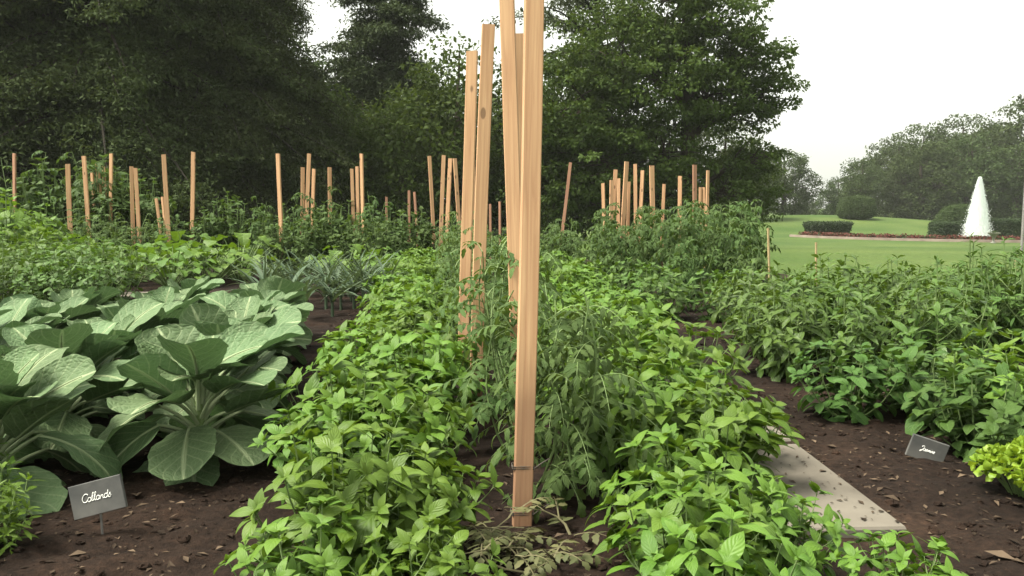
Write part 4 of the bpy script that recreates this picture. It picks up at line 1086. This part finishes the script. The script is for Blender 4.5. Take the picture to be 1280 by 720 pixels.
for i, (a, b_, c, d_, Y, wpx, lab, mat) in enumerate(RS): rear_stake(a, b_, c, d_, Y, wpx, lab, 820 + i, mat)
# bamboo canes among the peppers
def cane(px0, py0, px1, py1, Y, r, label):
    p0 = np.array(pixpt(px0, py0, Y)); p1 = np.array(pixpt(px1, py1, Y)); d = p1 - p0; base = p0 + d * (0 - p0[2]) / d[2]
    o = thing('bamboo_cane', label, 'cane', tuple(base), group='bamboo canes in the pepper bed')
    g = Geo(); n = 13; f = np.linspace(0, 1, n)
    tube(g, f[:, None] * (p1 - base), r * (1 + .18 * (np.arange(n) % 3 == 0)), 7); obj('shaft', g.mesh('cane', M['bamboo']), o)
cane(962, 360, 960, 285, 7.3, .010, 'bamboo cane at the left end of the peppers')
cane(1020, 345, 1020, 303, 8.2, .010, 'short bamboo cane behind the peppers, before the lawn')
cane(1268, 380, 1270, 320, 6.5, .010, 'bamboo cane at the right end of the peppers')

# ------------------------------------------------------------------ slate signs with chalk writing
def circ(cx, cy, rx, ry, a0=80, a1=440, n=14):
    a = np.radians(np.linspace(a0, a1, n)); return [(cx + rx * math.cos(q), cy + ry * math.sin(q)) for q in a]
GL = {'C': ([circ(.75, 1.0, .7, .95, 40, 330, 16)], 1.25),
      'J': ([[(.1, 1.45), (.3, 1.9), (.8, 2.0), (1.05, 1.7), (.95, .6), (.6, -.5), (.15, -.5), (.2, -.1), (1.0, .25)]], 1.1),
      'o': ([circ(.42, .5, .36, .5) + [(.8, .85)]], .85),
      'l': ([[(0, .1), (.3, .9), (.48, 1.8), (.34, 2.05), (.2, 1.6), (.18, .4), (.34, .02), (.62, .2)]], .55),
      'a': ([circ(.42, .5, .36, .5, 40, 400) + [(.78, .9), (.76, .2), (.9, .02), (1.1, .2)]], 1.0),
      'r': ([[(0, .1), (.2, .95), (.28, .75), (.6, .85), (.58, .25), (.72, .02), (.95, .2)]], .85),
      'd': ([circ(.42, .5, .36, .5, 40, 400) + [(.78, .9), (.9, 2.0), (.78, .3), (.9, .02), (1.1, .2)]], 1.0),
      's': ([[(0, .1), (.42, 1.15), (.36, .75), (.66, .3), (.42, -.05), (.02, .06)]], .75),
      'm': ([[(0, .1), (.15, .95), (.15, 0), (.32, .85), (.48, .85), (.5, 0), (.66, .85), (.84, .85), (.84, .1), (1.05, .15)]], 1.0),
      'n': ([[(0, .1), (.15, .95), (.15, 0), (.34, .85), (.54, .85), (.54, .1), (.76, .15)]], .72),
      'i': ([[(0, .1), (.18, .95), (.18, .15), (.32, .02), (.45, .2)], [(.28, 1.35), (.3, 1.42)]], .42),
      'e': ([[(0, .15), (.5, .55), (.5, .9), (.25, .95), (.1, .5), (.25, .03), (.6, .15)]], .6)}
def smooth(p):
    p = np.array(p, float)
    for _ in range(2):
        if len(p) < 3: break
        q = np.empty((2 * (len(p) - 1), 2)); q[0::2] = p[:-1] * .75 + p[1:] * .25; q[1::2] = p[:-1] * .25 + p[1:] * .75
        p = np.vstack([p[:1], q, p[-1:]])
    return p
def lettering(word, xh, r, y):
    g = Geo(); x = 0.; tot = sum(GL[c][1] for c in word)
    for ch in word:
        st, adv = GL[ch]
        for s in st:
            q = smooth(s); q = q + [x - tot / 2, -.6]
            q[:, 0] += q[:, 1] * .22
            P = np.stack([q[:, 0] * xh, np.full(len(q), y), q[:, 1] * xh], 1)
            if len(P) >= 2: tube(g, P, r, 5)
        x += adv
    return g.mesh('chalk_lettering', M['chalk'])
def slate_sign(base, wd, ht, post, roll, back, yaw, word, xh, r, label):
    t = thing('plant_sign', label, 'plant sign', base, (0, 0, yaw), group='slate plant signs')
    g = Geo(); th = .006
    p = [(-wd / 2, -ht / 2), (wd / 2, -ht / 2), (wd / 2, ht / 2), (-wd / 2, ht / 2)]
    f = np.array([(a, -th, b) for a, b in p]); k = np.array([(a, th, b) for a, b in p]); e = .0015
    fi = np.array([(a - math.copysign(e, a), -th - e, b - math.copysign(e, b)) for a, b in p])
    R = np.stack([np.vstack([q, q[:1]]) for q in (k, f, fi)]); g.add(R, grid_faces(4, 2)); g.add(fi, [[0, 1, 2, 3]]); g.add(k, [[3, 2, 1, 0]])
    pl = obj('plate', g.mesh('sign_plate', M['slate'], False), t, (0, 0, post + ht * .45), (back, roll, 0))
    obj('lettering', lettering(word, xh, r, -th - e - .0004), pl)
    g = Geo(); tube(g, [(.006, .008, -.06), (.003, .009, post * .6), (0, .010, post + ht * .4)], .0035, 7)
    obj('post', g.mesh('sign_post', M['metal']), t)
slate_sign(pixpt(126, 686, 2.30), .150, .098, .115, RAD(-13), RAD(-12), RAD(8), 'Collards', .0125, .0012, 'slate sign reading Collards in white chalk script on a thin post')
b = pixpt(1158, 580, 3.02)
slate_sign((b[0], b[1], .02), .135, .088, .012, RAD(17), RAD(2), RAD(-12), 'Jasmine', .0095, .0011, 'small dark slate sign with white chalk script low on the soil at right')

# ------------------------------------------------------------------ humid summer air
def haze():
    me = bpy.data.meshes.new('haze')
    x0, x1, y0, y1, z0, z1 = -90, 110, -40, 175, -2.4, 24
    v = [(x, y, z) for z in (z0, z1) for y in (y0, y1) for x in (x0, x1)]
    me.from_pydata(v, [], [(0, 2, 3, 1), (4, 5, 7, 6), (0, 1, 5, 4), (2, 6, 7, 3), (0, 4, 6, 2), (1, 3, 7, 5)])
    m, n, N, L = new_mat('haze')
    p = N('ShaderNodeVolumePrincipled'); p.inputs['Color'].default_value = (.9, .93, .88, 1); p.inputs['Density'].default_value = HAZE
    o = N('ShaderNodeOutputMaterial'); L(p.outputs[0], o.inputs['Volume'])
    me.materials.append(m); obj('haze', me, kind='stuff')['label'] = 'pale humid haze over the garden and lawn'
HAZE = .0004
haze()
